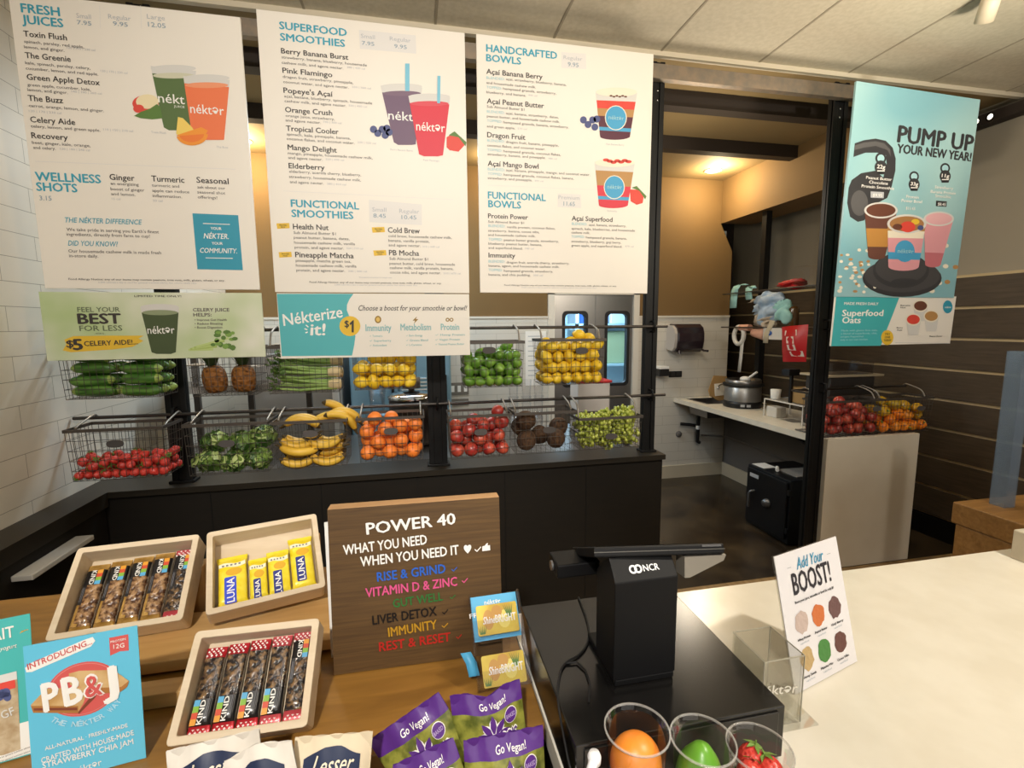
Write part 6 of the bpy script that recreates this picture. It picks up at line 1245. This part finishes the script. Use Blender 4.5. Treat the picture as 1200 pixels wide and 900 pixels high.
# ------------------------------------------------------------------ snack bags at the front edge
purp = mat('bag_purple', '#532a7c', .3, coat=.3, bump=.25, scale=18); corn = mat('bag_green', '#535a22', .35, col2='#93933f', scale=38, lo=.38, hi=.62, coat=.3, bump=.2); purpT = mat('bag_purple_ink', '#54297c', .4); kraft = mat('bag_paper', '#ddd6cb', .6, bump=.3, scale=12); kraft2 = mat('bag_paper_warm', '#d9c9ad', .6, bump=.3, scale=12); nvy = mat('bag_navy', '#1e2a49', .45)
def bag(name, lab, tl, tr, Y, h, lean, kind, dip=0., warm=False, peak=0.):
    a, c = onY(*tl, Y), onY(*tr, Y); u = c - a; W_ = u.length; u.normalize(); v = Vector((0, math.sin(math.radians(lean)), math.cos(math.radians(lean)))); v = (v - u * v.dot(u)).normalized()
    # keep the lowest corner on the ledge
    hh = min(h, (max(a.z, c.z) - .8165) / max(.3, v.z) - .0)
    F = Frame(a - v * hh, u, v)
    sag = lambda x, y: -dip * math.exp(-((x / W_ - .5) / .2) ** 2) * (y / hh) ** 4 + peak * (1 - abs(2 * x / W_ - 1)) * (y / hh) ** 6
    F.surf = lambda x, y: .026 * max(0, math.sin(math.pi * max(0, min(1, x / W_)))) ** .6 * max(0, 1 - (y / (hh - .006)) ** 5) + .0025 * math.sin(x * 140 + y * 40) * (y / hh) ** 3
    t = thing(name, lab, 'snack bag', F.P(W_ / 2, 0, -.02))
    G = lambda x, y, s=1: F.o + F.u * x + F.v * (y + sag(x, y)) + F.n * (F.surf(x, y) if s > 0 else -.8 * F.surf(x, y) + .0)
    yb = hh - .033
    b = B()
    parts = ((0, yb, corn), (yb, hh, purp)) if kind == 'pop' else ((0, hh, kraft2 if warm else kraft),)
    for s in (1, -1):
        for y0, y1, M in parts: b.grid(lambda p, q: G(W_ * (p if s > 0 else 1 - p), y0 + (y1 - y0) * q, s), 16, max(3, int((y1 - y0) / .012)), M)
    b.obj('bag', t)
    F.P = lambda x, y, c=0.: G(x, y, 1) + F.n * c
    b = B()
    if kind == 'pop':
        def fine(pts, c, M):  # small printed shapes follow the bag
            b.prism(F, pts, c, c, M)
        letters(b, F, 'Go Vegan!', W_ * .38, hh - .025, W_ * .76, .0110, whitef, .006, c=.0012)
        cx, cy = W_ * .80, hh - .047; fine([(cx + .0115 * math.cos(k * .35), cy + .0125 * math.sin(k * .35)) for k in range(18)], .002, whitef); fine([(cx + .0105 * math.cos(k * .35), cy + .0115 * math.sin(k * .35)) for k in range(18)], .0026, purpT); letters(b, F, 'BAKED', cx - .0085, cy - .003, cx + .0085, .006, mat('bag_lilac', '#b9a3cf', .4), .005, c=.0034)
        cx, cy = W_ * .54, hh - .071
        for q, M, cc in ((1.25, whitef, .002), (.85, purpT, .003)):
            for k in range(5):
                an = math.radians(90 + (k - 2) * 38); d = (math.cos(an), math.sin(an)); e = (-d[1], d[0]); L = .030 - .004 * abs(k - 2); w_ = .0062 * q; off = .006 - (q - 1) * .006
                fine([(cx + d[0] * (off + L * s) + e[0] * w_ * ww, cy + d[1] * (off + L * s) + e[1] * w_ * ww) for s, ww in ((0, .3), (.35, 1), (.7, .8), (1.0, 0), (.7, -.8), (.35, -1), (0, -.3))], cc + k * .0001, M)
        for q, M, cc in ((.14, whitef, .0034), (.03, purpT, .0046)):
            letters(b, F, 'VEGAN', W_ * .20, hh - .092, W_ * .50, .021, M, q, c=cc); letters(b, F, "ROB'S", W_ * .56, hh - .086, W_ * .86, .019, M, q, c=cc)
    else:
        L0, L1 = .14 * W_, .86 * W_; y1 = hh - .015; y0 = hh * .10
        b2 = [(L0, y0), (L1, y0), (L1, y1 - .012), (W_ * .62, y1), (W_ * .38, y1 + .001), (L0, y1 - .014)]
        n = 10
        top_ = lambda x: np.interp(x, [L0, W_ * .38, W_ * .62, L1], [y1 - .014, y1 + .001, y1, y1 - .012])
        b.grid(lambda p, q: F.P(L0 + (L1 - L0) * p, y0 + (float(top_(L0 + (L1 - L0) * p)) - y0) * q, .0012), 14, 10, nvy)
        letters(b, F, 'Lesser', W_ * .26, y1 - .030, W_ * .76, .022, mat('bag_cream_ink', '#e3d9c2', .5), .012, .25, c=.003); letters(b, F, 'Evil', W_ * .40, y1 - .062, W_ * .70, .022, mat('bag_cream_ink', '#e3d9c2'), .012, .25, c=.003)
    b.obj('printing', t)
bag('popcorn_bag', 'purple and green popcorn bag tilted at the left, behind the other popcorn bags', (432, 868), (514, 811), .775, .21, 12, 'pop')
bag('popcorn_bag', 'purple and green popcorn bag with a sagging top just below the gift cards', (527, 816), (609, 796), .765, .25, 8, 'pop', dip=.016)
bag('popcorn_bag', 'purple and green popcorn bag in front, tilted, its top lowest of the four', (460, 897), (531, 864), .70, .2, 10, 'pop')
bag('popcorn_bag', 'purple and green popcorn bag in front at the right, next to the cables', (543, 868), (636, 850), .70, .22, 8, 'pop')
bag('paper_snack_bag', 'white paper snack bag with a navy label, leftmost, overlapping the front crate', (195, 880), (304, 854), .745, .22, 12, 'les')
bag('paper_snack_bag', 'small white paper snack bag with a navy label, between two larger ones', (262, 893), (342, 868), .70, .2, 10, 'les', peak=.012)
bag('paper_snack_bag', 'cream paper snack bag with a navy label beside the tilted popcorn bag', (346, 864), (437, 857), .72, .22, 10, 'les', warm=True)

# ------------------------------------------------------------------ till
bkm = mat('till_black', '#08080a', .55, spec=.25); bkg = mat('drawer_black', '#0e0d0d', .22, col2='#151413', scale=5)
t = thing('cash_drawer', 'flat glossy black cash drawer box on the white counter', 'cash drawer', (.415, .82, .95)); b = B(); b.box(.226, .602, .632, 1.012, .955, 1.052, bkg); b.obj('case', t, bevel=.002)
for x in (.245, .583):
    for y in (.65, .99):
        b = B(); b.lathe([(.012, .95), (.012, .956)], (x, y, 0), rubber, 10); b.obj('foot', t)
b = B(); b.box(.24, .588, .629, .633, .962, 1.045, bkg); b.obj('drawer_front', t, bevel=.001)
t = thing('till_terminal', 'black point of sale terminal seen from behind on the cash drawer', 'till', (.39, .78, 1.052))
x0, x1 = onY(720, 730, .73).x, onY(793, 730, .73).x; zb = onY(757, 680, .73).z
b = B(); b.box(x0 + .004, x1 - .001, .7315, .87, 1.0525, 1.066, bkm); b.obj('base_plate', t, bevel=.003)
b = B(); F = Frame((x0, .73, 0), (0, 1, 0), (0, 0, 1)); pr = [(0, 1.066), (.085, 1.066), (.085, 1.235), (.06, 1.262), (.03, 1.285), (0, zb)]; n = len(pr)
v = [(x0, .73 + a, z) for a, z in pr] + [(x1, .73 + a, z) for a, z in pr]; b.add(v, [tuple(range(n)), tuple(range(n, 2 * n))[::-1]] + [(i, n + i, n + (i + 1) % n, (i + 1) % n) for i in range(n)], bkm); col = b.obj('column', t, bevel=.002)
b = B(); FN = Frame((x0, .73, zb), (1, 0, 0), (0, .03, 1.285 - zb)); Wn = x1 - x0; lg = mat('logo_white', '#e9e9ea', .4); hN = math.hypot(.03, 1.285 - zb); cy = hN * .45; r_ = Wn * .062
for k, cx in enumerate((Wn * .325, Wn * .405)): ring(b, FN, [(cx + r_ * math.cos(j * .3), cy + r_ * math.sin(j * .3)) for j in range(21)], [(cx + r_ * .58 * math.cos(j * .3), cy + r_ * .58 * math.sin(j * .3)) for j in range(21)], .0006 + k * .0003, .0009 + k * .0003, lg)
letters(b, FN, 'NCR', Wn * .485, cy - Wn * .045, Wn * .735, Wn * .09, lg, .02, c=.001); b.obj('logo', col)
# the screen: a thin slab tilted towards the cashier
mid = onY(757, 643, .80); tl = math.radians(25.5); FM = Frame(mid, Vector((1, -.1, -.028)), Vector((0, math.cos(tl), -math.sin(tl)))); xa = FM.px(678, 643)[0]
b = B(); b.fbox(FM, -.117, .128, -.055, .125, -.012, .006, bkm); sc_ = b.obj('screen_housing', t, bevel=.003)
b = B(); b.fbox(FM, -.105, .116, -.04, .115, .006, .0068, mat('screen_glass', '#0b0c0f', .08)); b.obj('screen', sc_)
b = B(); b.fbox(FM, -.117, .128, -.0565, -.0545, -.004, -.0025, mat('seam_grey', '#55534f', .4)); b.obj('seam', sc_)
b = B(); b.fbox(FM, .085, .122, -.0562, -.0545, .001, .005, chrome); b.obj('reader_strip', sc_)
b = B(); p3 = [FM.P(.052, -.05, -.016), FM.P(.132, -.05, -.014), FM.P(.128, -.045, -.024), FM.P(.066, -.03, -.052), FM.P(.056, -.03, -.052)]
p4 = [q + Vector((0, .03, -.003)) for q in p3]; n = 5; b.add(p3 + p4, [tuple(range(n)), tuple(range(n, 2 * n))[::-1]] + [(i, n + i, n + (i + 1) % n, (i + 1) % n) for i in range(n)], mat('bracket_grey', '#8b857b', .5)); b.obj('side_bracket', t)
p = onY(660, 664, .86); b = B(); b.box(p.x - .018, p.x + .07, .84, .90, p.z - .014, p.z + .014, bkm); b.tube([(p.x - .019, .87, p.z), (p.x - .023, .87, p.z)], .010, mat('dial_grey', '#77787a'), 10); b.obj('scanner', t, bevel=.003)
b = B(); zt_ = 1.0555; P2 = [onZ(x, y, zt_) for x, y in ((678, 700), (687, 722), (692, 745), (686, 760), (676, 770), (665, 774), (657, 783), (654, 800), (652, 822))]
pts = []
for i in range(len(P2) - 1): pts += [P2[i].lerp(P2[i + 1], k / 3) for k in range(3)]
pts += [P2[-1]] + [Vector((.222, .70, 1.05)), Vector((.219, .66, 1.03)), Vector((.216, .60, .99)), Vector((.215, .55, .955)), Vector((.23, .50, .953))]
for _ in range(3): pts = [pts[0]] + [(pts[i - 1] + pts[i] * 2 + pts[i + 1]) / 4 for i in range(1, len(pts) - 1)] + [pts[-1]]
b.tube(pts, .0022, rubber, 6); tag(b.obj('power_cable'), 'thin black cable snaking across the cash drawer from the till', 'cable')
b = B(); P2 = [onZ(x, y, zt_) for x, y in ((664, 777), (676, 776), (686, 785), (691, 800), (690, 822))]; pts = []
for i in range(len(P2) - 1): pts += [P2[i].lerp(P2[i + 1], k / 3) for k in range(3)]
pts += [P2[-1]]; b.tube(pts, .0020, rubber, 6); tag(b.obj('power_cable'), 'short black cable loop lying on the cash drawer', 'cable')

# ------------------------------------------------------------------ cups of fruit, pump bottle
cupm = clear_mat('clear_cup', (.97, .97, .97), .25, .04)
def cup(lab, x, y, zr, r):
    h = zr - .95; b = B(); r0 = r * .70
    b.lathe([(r0 * .9, .001), (r0, .004), (r0 + (r * .96 - r0) * .9, h * .93), (r * .97, h * .955), (r * 1.0, h * .985), (r * 1.02, h)], (x, y, .95), cupm, 40, cap=False); b.lathe([(r * .985, h - .0015), (r * 1.03, h - .0015), (r * 1.03, h + .0012), (r * .985, h + .0012)], (x, y, .95), clear_mat('cup_rim_highlight', (.97, .97, .97), .6, .05, ('#d9d6d2', .3)), 40, cap=False)  # whitish haze in the rim ring's colour stands in for its highlights
    return tag(b.obj('clear_cup', origin=(x, y, .95)), lab, 'cup')
cup('tallest clear cup holding a mango in front of the cash drawer', .299, .575, 1.12, .0455)
cup('middle clear cup holding green fruit in front of the cash drawer', .391, .553, 1.105, .0445)
cup('right clear cup of strawberries in front of the cash drawer', .489, .556, 1.068, .0455)
mg = mat('mango_skin', '#e8892c', .4, col2='#d9633a', scale=9, stretch=(1, 1, 2), lo=.4, hi=.75); b = B(); b.ball((.299, .576, 1.060), .0375, .036, .047, mg, 24, 16, fn=lambda p: Vector((p.x * (1 + .08 * p.z), p.y, p.z))); tag(b.obj('mango'), 'orange mango inside the tallest clear cup', 'mango')
b = B(); b.ball((.299, .577, .980), .0285, .0285, .0225, mg, 20, 12); tag(b.obj('mango'), 'lower mango at the bottom of the tallest clear cup', 'mango')
b = B(); b.ball((.388, .555, 1.045), .032, .032, .045, mat('green_fruit', '#4f8a1f', .35, col2='#6fa836', scale=10, bump=.05), 22, 14, fn=lambda p: Vector((p.x + .12 * p.z, p.y, p.z + (.15 * (p.z - .8) / .2 if p.z > .8 else 0)))); tag(b.obj('green_mango'), 'bright green fruit inside the middle clear cup', 'fruit')
b = B(); b.ball((.391, .553, .977), .0275, .0275, .0205, mat('green_fruit', '#4f8a1f'), 20, 12); tag(b.obj('green_mango'), 'green fruit at the bottom of the middle clear cup', 'fruit')
src = [o for o in bpy.data.objects if o.name.startswith('strawberry')][0]
for i, (dx, dy, dz, rx_, rz_, lab) in enumerate(((-.018, -.006, .078, .9, 2.2, 'strawberry at the left top of the cup, pointed end up'), (.016, -.008, .080, -.5, .6, 'strawberry at the right top of the cup, leaves up'), (.0, .016, .082, .3, 1.2, 'strawberry at the back top of the cup'), (-.012, .008, .040, 1.2, 3., 'strawberry low in the cup at the left'), (.012, -.008, .036, 1.6, .5, 'strawberry low in the cup at the right'))):
    o = copy_tree(src); o.location = (.489 + dx, .556 + dy, .95 + dz); o.rotation_euler = (rx_, .2, rz_); o.scale = (1.0, 1.0, 1.0); tag(o, lab, 'strawberry'); 
    if 'group' in o: del o['group']
pl = mat('pump_white', '#e6e6ea', .35); c = Vector((.226, .555, .95)); t = thing('pump_bottle', 'white pump bottle at the bottom edge beside the mango cup', 'bottle', c)
b = B(); b.lathe([(.022, 0), (.023, .004), (.023, .09), (.012, .105), (.010, .112)], c, clear_mat('clear_bottle', (.9, .93, .97), .3, .05, ('#cfd8e4', .35)), 20); b.obj('bottle', t)
b = B(); b.lathe([(.012, .11), (.012, .126), (.005, .128), (.005, .150), (.009, .151), (.0095, .160), (.007, .166), (0, .167)], c, pl, 16); b.tube([c + Vector((0, 0, .156)), c + Vector((-.014, -.018, .152)), c + Vector((-.020, -.028, .140))], [.007, .006, .0045], pl, 8); b.obj('pump_head', t)

# ------------------------------------------------------------------ clear bin and the boost sign
t = thing('clear_card_bin', 'clear acrylic bin with an etched brand word between the cash drawer and the boost sign', 'bin', (.648, .735, .95)); x0, x1, y0, y1, h = .607, .692, .690, .778, .138; ac = clear_mat('acrylic', (.97, .97, .95), .3, .03); k_ = .003
F = Frame((x0, y0, .95), (1, 0, 0), (0, 0, 1))
b = B(); b.box(x0, x1, y0, y0 + k_, .953, .95 + h, ac); fp = b.obj('front_panel', t)
b = B(); b.box(x0, x1, y1 - k_, y1, .953, .95 + h, ac); b.obj('back_panel', t)
for xx in (x0, x1 - k_):
    b = B(); b.box(xx, xx + k_, y0 + k_, y1 - k_, .953, .95 + h, ac); b.obj('side_panel', t)
b = B(); b.box(x0 - .004, x1 + .03, y0 - .012, y1 + .004, .9502, .953, ac); b.obj('base_panel', t)
b = B(); eg = mat('acrylic_edge', '#a9a597', .3)
for p, q in (((x0, y0), (x1, y0)), ((x1, y0), (x1, y1)), ((x1, y1), (x0, y1)), ((x0, y1), (x0, y0))): b.tube([(*p, .95 + h), (*q, .95 + h)], .0011, eg, 4)
for p in ((x0, y0), (x1, y0), (x1, y1)): b.tube([(*p, .953), (*p, .95 + h)], .0011, eg, 4)
b.obj('polished_edges', t)
b = B(); IA = Ink(b, F, 820, 620, 3.75); IA.T('néktər', 252, 732, 425, 40, mat('etched_white', '#e8e4da', .6), .008, y1=716); b.obj('etched_lettering', fp)
FB = lean_frame(.7357, .7484, .953, 14.5, 13.7); Wb, Hb = .2143, .2721
t = thing('boost_sign', 'white sheet sign reading Add Your BOOST standing on the white counter', 'sign', FB.P(Wb / 2, 0)); sheet = mat('sheet_white', '#eceaf0', .4)
b = B(); b.fbox(FB, 0, Wb, 0, Hb, -.002, 0, sheet); b.obj('sheet', t)
b = B(); b.fbox(FB, -.001, Wb + .001, 0, Hb + .001, -.005, -.0025, ac); b.add([FB.P(0, .01, -.006), FB.P(Wb, .01, -.006), FB.P(Wb, .0, -.006) + Vector((.02, .085, -.0)), FB.P(0, 0, -.006) + Vector((.02, .085, 0))], [(0, 1, 2, 3)], ac); b.obj('acrylic_stand', t)
b = B(); I = Ink(b, FB, 820, 620, 3.75); dk = mat('sheet_ink', '#2c2833', .5); sky_ = mat('sheet_sky', '#4ba6cf', .5)
a0, c0 = I.q(415, 178); 
letters(b, FB, 'Add Your', Wb * .30, Hb * .855, Wb * .72, .023, sky_, .012, .2); letters(b, FB, 'BOOST!', Wb * .20, Hb * .68, Wb * .80, .042, dk, .03)
for xx in (.16, .80): b.prism(FB, [(Wb * xx, Hb * .885), (Wb * (xx + .06), Hb * .885), (Wb * (xx + .06), Hb * .89), (Wb * xx, Hb * .89)], .0005, .0005, inkL)
letters(b, FB, 'Boost your juice, smoothie or bowl for only $1', Wb * .19, Hb * .615, Wb * .81, .005, dk, .01)
qs = random.Random(5)
for r in range(2):
    for k in range(3):
        cx, cy = Wb * (.24 + .27 * k), Hb * (.47 - .27 * r); cols = (('#c9b5ae', '#cf7440', '#6f5150'), ('#c4a878', '#4f8a47', '#6b4640'))[r][k]; M = mat('powder_%d%d' % (r, k), cols, .8, bump=.3, scale=80)
        b.prism(FB, [(cx + .0215 * (1 + .12 * qs.uniform(-1, 1)) * math.cos(j * .35), cy + .0225 * (1 + .12 * qs.uniform(-1, 1)) * math.sin(j * .35)) for j in range(18)], .0006, .0006, M)
        letters(b, FB, (('Whey Protein', 'Peanut Butter', 'Goji Berry'), ('Hemp Seeds', 'Matcha Mix', 'Cacao Nibs'))[r][k], cx - .021, cy - .034, cx + .021, .0045, dk, .01); letters(b, FB, 'superfood', cx - .014, cy - .042, cx + .014, .0035, inkP)
b.obj('printing', t)
# spotlight can on the ceiling and the kitchen downlights' glowing lenses
c = onZ(1160, 4, 3.13); t = thing('spotlight', 'small white spotlight can hanging from the ceiling at the top right', 'spotlight', c + Vector((0, 0, .05))); b = B(); b.tube([c + Vector((0, 0, .05)), c + Vector((0, 0, .0))], .008, cream, 8); b.obj('stem', t)
b = B(); d = Vector((.35, .5, -.8)).normalized(); b.lathe([(.03, -.06), (.036, -.05), (.036, .05), (.03, .05), (.028, .03), (0, .03)], c + d * .02, cream, 20, axis=d); b.obj('can', t)
for i, (x, y, lab) in enumerate(((2.935, 4.40, 'glowing round downlight in the kitchen ceiling'), (-1.30, 4.40, 'downlight in the kitchen ceiling by the tiled wall'), (.75, 4.35, 'downlight in the middle of the kitchen ceiling'))):
    t = thing('downlight', lab, 'downlight', (x, y, 3.18)); b = B(); b.lathe([(.0, 0), (.062, 0)], (x, y, 3.183), mat('lamp_glow', '#ffe9c4', emit=14.), 20, axis=(0, 0, -1), cap=False); b.obj('lens', t); b = B(); b.lathe([(.062, 0), (.08, .0), (.08, .008), (.062, .008)], (x, y, 3.189), white, 20, axis=(0, 0, -1), cap=False); b.obj('rim', t)
bpy.data.objects.remove(_fo)
